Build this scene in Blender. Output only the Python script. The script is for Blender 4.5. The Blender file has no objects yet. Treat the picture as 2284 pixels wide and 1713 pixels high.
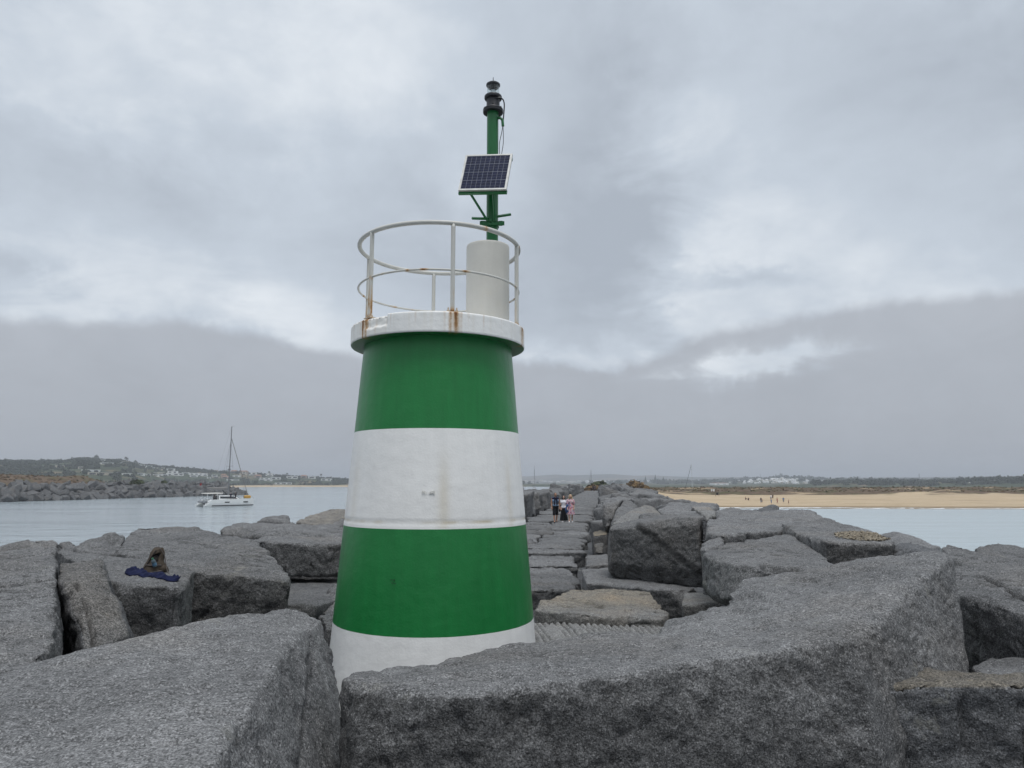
import bpy, bmesh, math, random
import numpy as np
from mathutils import Vector, Matrix
R = math.radians
rnd = random.Random(7)
scene = bpy.context.scene
COL = scene.collection
PI = math.pi
HAZE_D = .00034

# ------------------------------------------------------------------ camera
F, TH, EYE = 1583.0, R(7.9), 6.5          # focal length in photo pixels, pitch, eye height above the water
ct, st = math.cos(TH), math.sin(TH)
cam = bpy.data.cameras.new("camera"); cam.sensor_width = 36; cam.lens = F / 2284 * 36
cam.clip_start = 0.1; cam.clip_end = 30000
co = bpy.data.objects.new("camera", cam); COL.objects.link(co)
co.location = (0, 0, EYE); co.rotation_euler = (R(90) + TH, 0, 0)
scene.camera = co

def ray(u, v):
    x, y = (u - 1142) / F, (856.5 - v) / F
    return Vector((x, ct - y * st, st + y * ct))
def at(u, v, Y):
    d = ray(u, v); d = d * (Y / d.y)
    return Vector((d.x, Y, EYE + d.z))
def atz(u, v, z):
    d = ray(u, v); k = (z - EYE) / d.z
    return Vector((d.x * k, d.y * k, z))
def pixel(P):
    x = P[:, 0]; y = P[:, 1]; z = P[:, 2] - EYE
    zc = y * ct + z * st; yc = -y * st + z * ct
    return np.stack([1142 + F * x / zc, 856.5 - F * yc / zc], 1)
c4 = lambda x, y, Y: at(x / 2.8359, 1130 + y / 2.8359, Y)
c5 = lambda x, y, Y: at(700 + x / 2.706, 1100 + y / 2.706, Y)
c6 = lambda x, y, Y: at(1150 + x / 3.6867, 1020 + y / 3.6867, Y)
c7 = lambda x, y, Y: at(1500 + x / 2.7066, 1100 + y / 2.7066, Y)

# ------------------------------------------------------------------ object helpers
def tag(o, label=None, cat=None, group=None, kind=None):
    if label: o["label"] = label
    if cat: o["category"] = cat
    if group: o["group"] = group
    if kind: o["kind"] = kind
    return o
def empty(name, loc=(0, 0, 0), rz=0.0):
    o = bpy.data.objects.new(name, None); COL.objects.link(o)
    o.location = loc; o.rotation_euler = (0, 0, rz); o.empty_display_size = .2
    return o
def link(name, me, mat=None, parent=None, smooth=False):
    o = bpy.data.objects.new(name, me); COL.objects.link(o)
    if mat is not None:
        for m in (mat if isinstance(mat, (list, tuple)) else [mat]): me.materials.append(m)
    if smooth and len(me.polygons): me.polygons.foreach_set("use_smooth", [True] * len(me.polygons))
    if parent: o.parent = parent
    return o
def copy_tree(o, parent=None):
    c = o.copy(); COL.objects.link(c)
    if parent: c.parent = parent
    for ch in list(o.children): copy_tree(ch, c)
    return c
class MB:
    """collects shapes and links them as one mesh object"""
    def __init__(s): s.bm = bmesh.new()
    def _x(s, geom, M):
        bmesh.ops.transform(s.bm, matrix=M, verts=geom)
    def box(s, c, size, rz=0, rx=0, ry=0, bevel=0):
        r = bmesh.ops.create_cube(s.bm, size=1)['verts']
        M = Matrix.Translation(c) @ Matrix.Rotation(rz, 4, 'Z') @ Matrix.Rotation(ry, 4, 'Y') @ Matrix.Rotation(rx, 4, 'X') @ Matrix.Diagonal((*size, 1))
        s._x(r, M)
        if bevel:
            es = list({e for v in r for e in v.link_edges})
            bmesh.ops.bevel(s.bm, geom=es, offset=bevel, segments=2, affect='EDGES', profile=.5)
        return s
    def tube(s, pts, rad, seg=10, closed=False, cap=True):
        pts = [Vector(p) for p in pts]; n = len(pts)
        rads = rad if isinstance(rad, (list, tuple)) else [rad] * n
        rings = []; prev = None
        for i, p in enumerate(pts):
            a = pts[(i - 1) % n] if (closed or i > 0) else p
            b = pts[(i + 1) % n] if (closed or i < n - 1) else p
            t = (b - a).normalized()
            if prev is None:
                up = Vector((0, 0, 1)) if abs(t.z) < .9 else Vector((1, 0, 0))
                x = t.cross(up).normalized()
            else:
                x = (prev - t * prev.dot(t)).normalized()
            prev = x; y = t.cross(x)
            rings.append([s.bm.verts.new(p + (x * math.cos(2 * PI * k / seg) + y * math.sin(2 * PI * k / seg)) * rads[i]) for k in range(seg)])
        for i in range(n if closed else n - 1):
            A, B = rings[i], rings[(i + 1) % n]
            for k in range(seg): s.bm.faces.new((A[k], A[(k + 1) % seg], B[(k + 1) % seg], B[k]))
        if cap and not closed:
            s.bm.faces.new(rings[0]); s.bm.faces.new(rings[-1][::-1])
        return s
    def lathe(s, prof, seg=48, c=(0, 0, 0), mats=None):
        c = Vector(c); rings = []
        for r, z in prof:
            if r < 1e-5: rings.append([s.bm.verts.new(c + Vector((0, 0, z)))])
            else: rings.append([s.bm.verts.new(c + Vector((r * math.cos(2 * PI * k / seg), r * math.sin(2 * PI * k / seg), z))) for k in range(seg)])
        for i in range(len(prof) - 1):
            A, B = rings[i], rings[i + 1]
            for k in range(seg):
                k2 = (k + 1) % seg
                if len(A) == 1 and len(B) == 1: continue
                if len(A) == 1: f = s.bm.faces.new((A[0], B[k2], B[k]))
                elif len(B) == 1: f = s.bm.faces.new((A[k], A[k2], B[0]))
                else: f = s.bm.faces.new((A[k], A[k2], B[k2], B[k]))
                if mats: f.material_index = mats[i]
        return s
    def hull(s, pts, chips=0, rng=None):
        bm = bmesh.new() if chips else s.bm
        vs = [bm.verts.new(p) for p in pts]
        r = bmesh.ops.convex_hull(bm, input=vs)
        bmesh.ops.delete(bm, geom=list({v for v in r['geom_interior'] + r['geom_unused'] if isinstance(v, bmesh.types.BMVert)}), context='VERTS')
        if chips:                                           # broken corners and arrises
            c = sum((v.co for v in bm.verts), Vector()) / len(bm.verts); size = max((v.co - c).length for v in bm.verts)
            for _ in range(chips):
                es = [e for e in bm.edges if len(e.link_faces) == 2 and e.calc_face_angle(0) > .5]
                if not es: break
                e = rng.choice(es); f = rng.choice((0, 1, rng.random(), rng.random())); q = e.verts[0].co.lerp(e.verts[1].co, f)
                n = (e.link_faces[0].normal + e.link_faces[1].normal).normalized() if f not in (0, 1) else (q - c).normalized()
                n = (n + Vector((rng.gauss(0, .28), rng.gauss(0, .28), rng.gauss(0, .28)))).normalized()
                dep = rng.uniform(.008, .032) * min(size, 2.2)
                top = max((v.co - q).dot(n) for v in bm.verts)
                if top > dep * 1.2: continue                # would cut off more than a chip
                g = bmesh.ops.bisect_plane(bm, geom=bm.verts[:] + bm.edges[:] + bm.faces[:], plane_co=q - n * dep, plane_no=n, clear_outer=True)
                ed = [x for x in g['geom_cut'] if isinstance(x, bmesh.types.BMEdge)]
                if ed:
                    try: bmesh.ops.contextual_create(bm, geom=ed)
                    except Exception: pass
                bmesh.ops.recalc_face_normals(bm, faces=bm.faces[:])
            m_ = bpy.data.meshes.new("t"); bm.to_mesh(m_); bm.free(); s.bm.from_mesh(m_); bpy.data.meshes.remove(m_)
        return s
    def capsule(s, a, b, ra, rb, seg=10):
        a = Vector(a); b = Vector(b); d = b - a; L = d.length
        q = d.to_track_quat('Z', 'Y').to_matrix().to_4x4() if L > 1e-6 else Matrix.Identity(4)
        prof = [(ra * math.sin(t), -ra * math.cos(t)) for t in (0, PI / 6, PI / 3, PI / 2)] + [(rb * math.sin(t), L + rb * -math.cos(t)) for t in (PI / 2, 2 * PI / 3, 5 * PI / 6, PI)]
        prof[0] = (0, -ra); prof[-1] = (0, L + rb)
        n0 = len(s.bm.verts); s.lathe(prof, seg); s.bm.verts.ensure_lookup_table()
        s._x(s.bm.verts[n0:], Matrix.Translation(a) @ q)
        return s
    def ball(s, c, r, sub=2):
        rr = r if isinstance(r, (list, tuple)) else (r, r, r)
        v = bmesh.ops.create_icosphere(s.bm, subdivisions=sub, radius=1)['verts']
        s._x(v, Matrix.Translation(c) @ Matrix.Diagonal((*rr, 1))); return s
    def poly(s, pts):
        return s.bm.faces.new([s.bm.verts.new(p) for p in pts])
    def mesh(s, name="m"):
        bmesh.ops.recalc_face_normals(s.bm, faces=s.bm.faces[:])
        me = bpy.data.meshes.new(name); s.bm.to_mesh(me); s.bm.free(); return me
    def build(s, name, mat=None, parent=None, smooth=False):
        return link(name, s.mesh(name), mat, parent, smooth)
def autosmooth(o, ang=35):
    me = o.data
    me.polygons.foreach_set("use_smooth", [True] * len(me.polygons))
    bm = bmesh.new(); bm.from_mesh(me)
    for e in bm.edges:
        if len(e.link_faces) == 2 and e.calc_face_angle(0) > R(ang): e.smooth = False
    bm.to_mesh(me); bm.free(); return o

# ------------------------------------------------------------------ vectorised gradient noise
_g = np.random.RandomState(3).normal(size=(256, 3)); _g /= np.linalg.norm(_g, axis=1)[:, None]
_p = np.random.RandomState(4).permutation(256); _p = np.concatenate([_p, _p, _p])
def perlin(P):
    P = np.asarray(P, dtype=np.float64); i = np.floor(P).astype(np.int64); f = P - i; i &= 255
    w = f * f * f * (f * (f * 6 - 15) + 10); out = 0
    for dx in (0, 1):
        for dy in (0, 1):
            for dz in (0, 1):
                h = _p[_p[_p[(i[:, 0] + dx) & 255] + ((i[:, 1] + dy) & 255)] + ((i[:, 2] + dz) & 255)]
                g = _g[h]; d = f - np.array([dx, dy, dz])
                wt = (w[:, 0] if dx else 1 - w[:, 0]) * (w[:, 1] if dy else 1 - w[:, 1]) * (w[:, 2] if dz else 1 - w[:, 2])
                out = out + wt * (g * d).sum(1)
    return out
def fbm(P, oct=4, gain=.5):
    a, s, o = 1.0, 0, 0
    for k in range(oct):
        s = s + a * perlin(P * 2 ** k + 17.3 * k); a *= gain
    return s
def sstep(x, a, b):
    t = np.clip((x - a) / (b - a), 0, 1); return t * t * (3 - 2 * t)
def vnormals(C, me):
    n = len(me.loops); lv = np.empty(n, np.int32); me.loops.foreach_get("vertex_index", lv)
    ls = np.empty(len(me.polygons), np.int32); me.polygons.foreach_get("loop_start", ls)
    a = C[lv[ls]]; b = C[lv[ls + 1]]; c = C[lv[ls + 2]]
    fn = np.cross(b - a, c - a); N = np.zeros_like(C)
    for k in range(3): np.add.at(N, lv[ls + k], fn)
    lt = np.empty(len(me.polygons), np.int32); me.polygons.foreach_get("loop_total", lt)
    q = lt == 4; np.add.at(N, lv[ls[q] + 3], fn[q])
    return N / (np.linalg.norm(N, axis=1)[:, None] + 1e-12)
def getco(me):
    C = np.empty(len(me.vertices) * 3, np.float32); me.vertices.foreach_get("co", C); return C.reshape(-1, 3).astype(np.float64)
def setco(me, C):
    me.vertices.foreach_set("co", C.astype(np.float32).ravel()); me.update()
def attr(me, name, vals):
    a = me.attributes.new(name, 'FLOAT', 'POINT'); a.data.foreach_set("value", np.asarray(vals, np.float32))
def remesh(me, vox, it):
    """voxel skin over closed shapes: (mesh, coordinates before smoothing)"""
    t = bpy.data.objects.new("tmp", me); COL.objects.link(t)
    m = t.modifiers.new("r", 'REMESH'); m.mode = 'VOXEL'; m.voxel_size = vox
    dg = bpy.context.evaluated_depsgraph_get()
    C0 = getco(t.evaluated_get(dg).data)
    s = t.modifiers.new("s", 'SMOOTH'); s.factor = .5; s.iterations = it
    dg = bpy.context.evaluated_depsgraph_get()
    out = bpy.data.meshes.new_from_object(t.evaluated_get(dg))
    bpy.data.objects.remove(t); bpy.data.meshes.remove(me)
    return out, C0

# ------------------------------------------------------------------ node helpers
class NT:
    def __init__(s, tree): s.t = tree; s.t.nodes.clear()
    def n(s, typ, **kw):
        nd = s.t.nodes.new(typ)
        for k, v in kw.items():
            if hasattr(nd, k) and not k.startswith("i_"): setattr(nd, k, v)
        return nd
    def set(s, sock, v):
        if isinstance(v, bpy.types.NodeSocket): s.t.links.new(v, sock)
        elif v is not None: sock.default_value = v
    def m(s, op, a, b=None, c=None, clamp=False):
        nd = s.t.nodes.new('ShaderNodeMath'); nd.operation = op; nd.use_clamp = clamp
        for i, v in enumerate((a, b, c)): s.set(nd.inputs[i], v)
        return nd.outputs[0]
    def v(s, op, a, b=None, scale=None):
        nd = s.t.nodes.new('ShaderNodeVectorMath'); nd.operation = op
        s.set(nd.inputs[0], a); s.set(nd.inputs[1], b)
        if scale is not None: s.set(nd.inputs['Scale'], scale)
        return nd.outputs[0]
    def noise(s, vec, scale, detail=4, rough=.5, dist=0, dim='3D'):
        nd = s.t.nodes.new('ShaderNodeTexNoise'); nd.noise_dimensions = dim
        s.set(nd.inputs['Vector'], vec); nd.inputs['Scale'].default_value = scale; nd.inputs['Detail'].default_value = detail
        nd.inputs['Roughness'].default_value = rough; nd.inputs['Distortion'].default_value = dist
        return nd.outputs['Fac']
    def voro(s, vec, scale, feature='F1', out='Distance', rand=1):
        nd = s.t.nodes.new('ShaderNodeTexVoronoi'); nd.feature = feature; s.set(nd.inputs['Vector'], vec)
        nd.inputs['Scale'].default_value = scale; nd.inputs['Randomness'].default_value = rand
        return nd.outputs[out]
    def mr(s, x, a, b, c=0, d=1, smooth=False):
        nd = s.t.nodes.new('ShaderNodeMapRange'); nd.interpolation_type = 'SMOOTHSTEP' if smooth else 'LINEAR'
        for i, v in enumerate((x, a, b, c, d)): s.set(nd.inputs[i], v)
        return nd.outputs[0]
    def mix(s, f, a, b, blend='MIX'):
        nd = s.t.nodes.new('ShaderNodeMix'); nd.data_type = 'RGBA'; nd.blend_type = blend
        s.set(nd.inputs[0], f)
        for sock, v in ((nd.inputs[6], a), (nd.inputs[7], b)):
            s.set(sock, (*v, 1) if isinstance(v, (tuple, list)) and len(v) == 3 else v)
        return nd.outputs[2]
    def attr(s, name):
        nd = s.t.nodes.new('ShaderNodeAttribute'); nd.attribute_name = name; return nd.outputs['Fac']
    def bump(s, h, strength, dist, normal=None):
        nd = s.t.nodes.new('ShaderNodeBump'); s.set(nd.inputs['Height'], h); nd.inputs['Strength'].default_value = strength
        nd.inputs['Distance'].default_value = dist; s.set(nd.inputs['Normal'], normal); return nd.outputs[0]
def mat(name, color=None, rough=.6, metal=0, spec=.5, **kw):
    m = bpy.data.materials.new(name); m.use_nodes = True; t = NT(m.node_tree)
    out = t.n('ShaderNodeOutputMaterial'); b = t.n('ShaderNodeBsdfPrincipled')
    t.t.links.new(b.outputs[0], out.inputs[0])
    if color is not None: t.set(b.inputs['Base Color'], (*color, 1))
    b.inputs['Roughness'].default_value = rough; b.inputs['Metallic'].default_value = metal
    b.inputs['Specular IOR Level'].default_value = spec
    m["_"] = 1
    return m, t, b
def objco(t, rand=True, scale=(1, 1, 1)):
    c = t.n('ShaderNodeTexCoord').outputs['Object']
    if scale != (1, 1, 1): c = t.v('MULTIPLY', c, scale)
    if rand:
        r = t.n('ShaderNodeObjectInfo').outputs['Random']
        return t.v('ADD', c, t.v('SCALE', (13.7, 7.3, 21.1), scale=t.m('MULTIPLY', r, 9.0))), r
    return c, None
def plain(name, color, rough=.6, metal=0, var=.15, nscale=8, spec=.5, bump=0):
    """a colour with a little procedural unevenness"""
    m, t, b = mat(name, None, rough, metal, spec)
    c, _ = objco(t)
    f = t.mr(t.noise(c, nscale, 5, .6), .3, .7, 1 - var, 1 + var)
    col = t.v('SCALE', color, scale=f); t.set(b.inputs['Base Color'], col)
    if bump: t.set(b.inputs['Normal'], t.bump(t.noise(c, nscale * 4, 3), .3, bump))
    return m

# ------------------------------------------------------------------ sky, sun
SUN_EL, SUN_AZ = R(70), R(165)          # azimuth clockwise from +Y: high, behind the camera on its right
w = bpy.data.worlds.new("World"); scene.world = w; w.use_nodes = True
t = NT(w.node_tree)
wo = t.n('ShaderNodeOutputWorld'); bg = t.n('ShaderNodeBackground'); bg.inputs['Strength'].default_value = .1
t.t.links.new(bg.outputs[0], wo.inputs[0])
sky = t.n('ShaderNodeTexSky'); sky.sky_type = 'NISHITA'; sky.sun_disc = False
sky.sun_elevation = SUN_EL; sky.sun_rotation = SUN_AZ; sky.air_density = 1.2; sky.dust_density = 3
d = t.n('ShaderNodeTexCoord').outputs['Generated']
d = t.v('NORMALIZE', d)
sp = t.n('ShaderNodeSeparateXYZ'); t.set(sp.inputs[0], d)
dx, dy, dz = sp.outputs
AZ = t.m('ARCTAN2', dx, dy); EL = t.m('ARCSINE', dz)
den = t.m('ADD', t.m('MAXIMUM', dz, 0.0), .16)
cmb = t.n('ShaderNodeCombineXYZ'); t.set(cmb.inputs[0], t.m('DIVIDE', dx, den)); t.set(cmb.inputs[1], t.m('DIVIDE', dy, den)); cmb.inputs[2].default_value = 3.1
pl = cmb.outputs[0]
n1 = t.noise(pl, 1.1, 7, .55, .3)            # broad cloud
n2 = t.noise(t.v('ADD', pl, (5.2, 1.3, 8)), 2.6, 8, .58, .5)
n3 = t.noise(t.v('ADD', d, (2.2, 4.3, 1)), 7.0, 7, .55, .4)
n4 = t.noise(t.v('ADD', d, (9.2, .3, 6)), 22.0, 6, .55, .2)
j1 = t.m('SUBTRACT', n3, .5); j2 = t.m('SUBTRACT', n4, .5)
AZw = t.m('ADD', AZ, t.m('ADD', t.m('MULTIPLY', t.m('SUBTRACT', n2, .5), .28), t.m('MULTIPLY', j2, .06)))
ELw = t.m('ADD', EL, t.m('ADD', t.m('MULTIPLY', j1, .12), t.m('MULTIPLY', j2, .05)))
def ae(x, y):
    r = ray(x * 1.0325, y * 1.0325); return math.atan2(r.x, r.y), math.asin(r.z / r.length)
def blob(x, y, sx, sy, rot=0):
    a0, e0 = ae(x, y); k = 1.0325 / F; ca, sa = math.cos(R(rot)), math.sin(R(rot))
    A = t.m('SUBTRACT', AZw, a0); E = t.m('SUBTRACT', ELw, e0)
    X = t.m('DIVIDE', t.m('ADD', t.m('MULTIPLY', A, ca), t.m('MULTIPLY', E, sa)), sx * k)
    Y = t.m('DIVIDE', t.m('SUBTRACT', t.m('MULTIPLY', E, ca), t.m('MULTIPLY', A, sa)), sy * k)
    q = t.m('ADD', t.m('POWER', t.m('ABSOLUTE', X), 2.0), t.m('POWER', t.m('ABSOLUTE', Y), 2.0))
    return t.m('EXPONENT', t.m('MULTIPLY', t.m('POWER', q, 1.25), -.42))
# the low flat bank: elevation of its upper edge along the azimuth
pts = [(-900, 660), (0, 683), (300, 688), (500, 712), (700, 752), (950, 772), (1200, 785), (1400, 775), (1480, 735), (1600, 705), (1750, 680), (1950, 640), (2212, 618), (3000, 600)]
cur = t.n('ShaderNodeFloatCurve'); cm = cur.mapping; cc = cm.curves[0]
xy = []
for x, y in pts:
    a, e = ae(x, y); xy.append(((a + PI) / (2 * PI), e / R(40)))
xy = [(0, xy[0][1])] + xy + [(1, xy[-1][1])]
cc.points[0].location = xy[0]; cc.points[1].location = xy[-1]
for p in xy[1:-1]: cc.points.new(*p)
cm.update()
t.set(cur.inputs['Value'], t.m('DIVIDE', t.m('ADD', AZ, PI), 2 * PI))
edge = t.m('MULTIPLY', cur.outputs[0], R(40))
ELb = t.m('ADD', EL, t.m('ADD', t.m('MULTIPLY', j1, .045), t.m('MULTIPLY', j2, .016)))
bank = t.mr(t.m('SUBTRACT', edge, ELb), -.007, .013, 0, 1, True)
gap = t.m('MAXIMUM', t.m('MULTIPLY', blob(1640, 790, 90, 22, 6), 1.25), t.m('MULTIPLY', blob(1250, 772, 110, 12), .7), None)
bank = t.m('MULTIPLY', bank, t.m('SUBTRACT', 1.0, gap, None, True))
dark = None
for b in ((1300, 470, 105, 190, 6, 1.0), (1240, 250, 150, 90, 0, .45), (90, 345, 170, 42, 0, .55), (30, 575, 60, 20, 0, .6), (1590, 600, 75, 20, 0, .75), (850, 480, 120, 130, 0, .35),
          (1700, 80, 420, 90, -12, .35), (480, 420, 160, 60, 0, .2), (2100, 250, 200, 160, 0, .75), (1120, 640, 160, 120, 0, .5)):
    x = t.m('MULTIPLY', blob(*b[:5]), b[5]); dark = x if dark is None else t.m('ADD', dark, x)
lite = None
for b in ((300, 610, 260, 60, 0, .62), (640, 700, 90, 60, -30, .5), (1640, 790, 130, 35, 4, .45), (1750, 470, 240, 120, 0, .45), (700, 160, 300, 110, 0, .25), (1480, 640, 60, 90, 0, .45), (1240, 765, 120, 16, 0, .5)):
    x = t.m('MULTIPLY', blob(*b[:5]), b[5]); lite = x if lite is None else t.m('ADD', lite, x)
val = t.m('ADD', t.m('MULTIPLY', t.m('SUBTRACT', n1, .5), .9), t.m('MULTIPLY', t.m('SUBTRACT', n2, .5), .55))
val = t.m('ADD', val, t.m('SUBTRACT', t.m('MULTIPLY', lite, .42), t.m('MULTIPLY', dark, .43)))
n5 = t.noise(t.v('MULTIPLY', d, (9, 9, 14)), 1.1, 8, .6, .5)
val = t.m('ADD', t.m('ADD', val, .5), t.m('ADD', t.m('MULTIPLY', j2, .22), t.m('MULTIPLY', t.m('SUBTRACT', n5, .5), .30)))
ramp = t.n('ShaderNodeValToRGB'); t.set(ramp.inputs[0], val)
cr = ramp.color_ramp; cr.elements[0].position = .0; cr.elements[0].color = (.43, .48, .55, 1)
cr.elements[1].position = .95; cr.elements[1].color = (.87, .915, .96, 1)
e = cr.elements.new(.5); e.color = (.585, .65, .73, 1)
bankc = t.mix(t.mr(ELb, 0, R(13)), (.395, .422, .47), (.455, .487, .54))
bankc = t.v('SCALE', bankc, scale=t.mr(n5, .3, .7, .955, 1.045))
cl = t.mix(t.m('MULTIPLY', bank, .93), ramp.outputs[0], bankc)
up = t.mr(EL, R(38), R(80), 1.0, 1.75, True)
back = t.m('MULTIPLY', t.mr(dy, .45, -.3, 0.0, 1.0, True), t.mr(EL, R(14), R(42), -.45, .34, True)); back = t.m('ADD', back, 1.0)      # low murk and a brighter break above it, behind the viewpoint
cl = t.v('SCALE', cl, scale=t.m('MULTIPLY', t.m('MULTIPLY', up, back), 10.0))
fin = t.mix(.97, sky.outputs[0], cl)
t.set(bg.inputs['Color'], fin)
sl = bpy.data.lights.new("sun", 'SUN'); sl.energy = 1.4; sl.angle = R(18); sl.color = (1, .97, .93)
so = bpy.data.objects.new("sun", sl); COL.objects.link(so)
sd = Vector((math.sin(SUN_AZ) * math.cos(SUN_EL), math.cos(SUN_AZ) * math.cos(SUN_EL), math.sin(SUN_EL)))
so.rotation_euler = sd.to_track_quat('Z', 'Y').to_euler(); so.location = (0, 0, 60)
vs = scene.view_settings; vs.view_transform = 'Standard'; vs.look = 'None'; vs.exposure = 0; vs.gamma = 1
# ------------------------------------------------------------------ granite
def granite(name, lo, hi, grain=70, warmth=0.0, wet=False):
    m, t, b = mat(name, None, .78, 0, .35)
    c, r = objco(t)
    tone = t.noise(c, .9, 6, .6); patch = t.noise(c, 4.5, 6, .65)
    g1 = t.noise(c, grain, 3, .65); g2 = t.noise(t.v('MULTIPLY', c, (.55, 1.5, 1)), grain * .38, 4, .7)
    sp = t.voro(c, grain * 1.15, 'F1', 'Color'); spv = t.n('ShaderNodeSeparateColor'); t.set(spv.inputs[0], sp)
    base = t.mix(t.mr(tone, .3, .7), lo, hi)
    base = t.v('SCALE', base, scale=t.mr(patch, .28, .72, .78, 1.2))
    base = t.v('SCALE', base, scale=t.mr(g2, .32, .68, .55, 1.46))
    base = t.v('SCALE', base, scale=t.mr(g1, .34, .66, .36, 1.68))
    cry = t.mr(spv.outputs[0], .86, .97)                     # pale feldspar grains
    base = t.mix(t.m('MULTIPLY', cry, .55), base, tuple(min(1, x * 2.4) for x in hi))
    blk = t.mr(spv.outputs[1], .80, .95)                     # biotite
    base = t.mix(t.m('MULTIPLY', blk, .55), base, tuple(x * .25 for x in lo))
    base = t.v('SCALE', base, scale=t.mr(r, 0, 1, .80, 1.18))
    li = t.m('MULTIPLY', t.mr(t.noise(t.v('ADD', c, (3, 9, 4)), 2.6, 5, .7), .60, .66), t.mr(t.noise(t.v('ADD', c, (8, 2, 5)), .7, 3), .5, .62))
    base = t.mix(t.m('MULTIPLY', li, .5), base, (.25, .245, .215))                          # pale lichen and salt
    da = t.m('MULTIPLY', t.mr(t.noise(t.v('ADD', c, (1, 5, 14)), 1.3, 6, .65), .56, .66), .45)
    base = t.mix(da, base, t.v('SCALE', base, scale=.6))                                     # old damp stains
    cs = t.attr("front_shade"); coarse = t.noise(c, grain * .22, 5, .72)
    base = t.mix(cs, base, t.v('SCALE', base, scale=t.mr(coarse, .34, .66, .46, .90)))       # shade painted into side faces towards the viewer, plus coarser grain
    wm = t.m('MULTIPLY', t.attr("warm"), t.mr(patch, .25, .75, .55, 1.15))
    base = t.mix(t.m('MINIMUM', wm, 1.0), base, t.v('MULTIPLY', base, (1.30, 1.10, .80)))
    wv = t.m('MULTIPLY', t.mr(t.noise(t.v('ADD', c, (7, 7, 7)), .55, 4, .6), .52, .75), warmth)
    base = t.mix(wv, base, t.v('MULTIPLY', base, (1.35, 1.1, .82)))
    base = t.mix(t.attr("stain"), base, t.v('SCALE', base, scale=.3))
    t.set(b.inputs['Base Color'], base)
    h = t.m('ADD', t.m('MULTIPLY', g2, .7), t.m('MULTIPLY', g1, .4))
    h = t.m('ADD', h, t.m('MULTIPLY', t.m('MULTIPLY', cs, coarse), 2.2))
    mid = t.noise(c, 15, 5, .65)
    n = t.bump(patch, .5, .10); n = t.bump(mid, .5, .035, n); n = t.bump(h, .85, .014, n)
    t.set(b.inputs['Normal'], n)
    return m
GR = granite("granite", (.100, .0995, .100), (.158, .1565, .1555), 90, .22)
GRD = granite("granite_dark", (.062, .063, .066), (.105, .106, .109), 84, .15)
GRF = granite("granite_distant", (.064, .064, .065), (.122, .12, .118), 14, .5)
GRL = granite("granite_pale", (.15, .148, .142), (.21, .205, .197), 84, .5)

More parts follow.
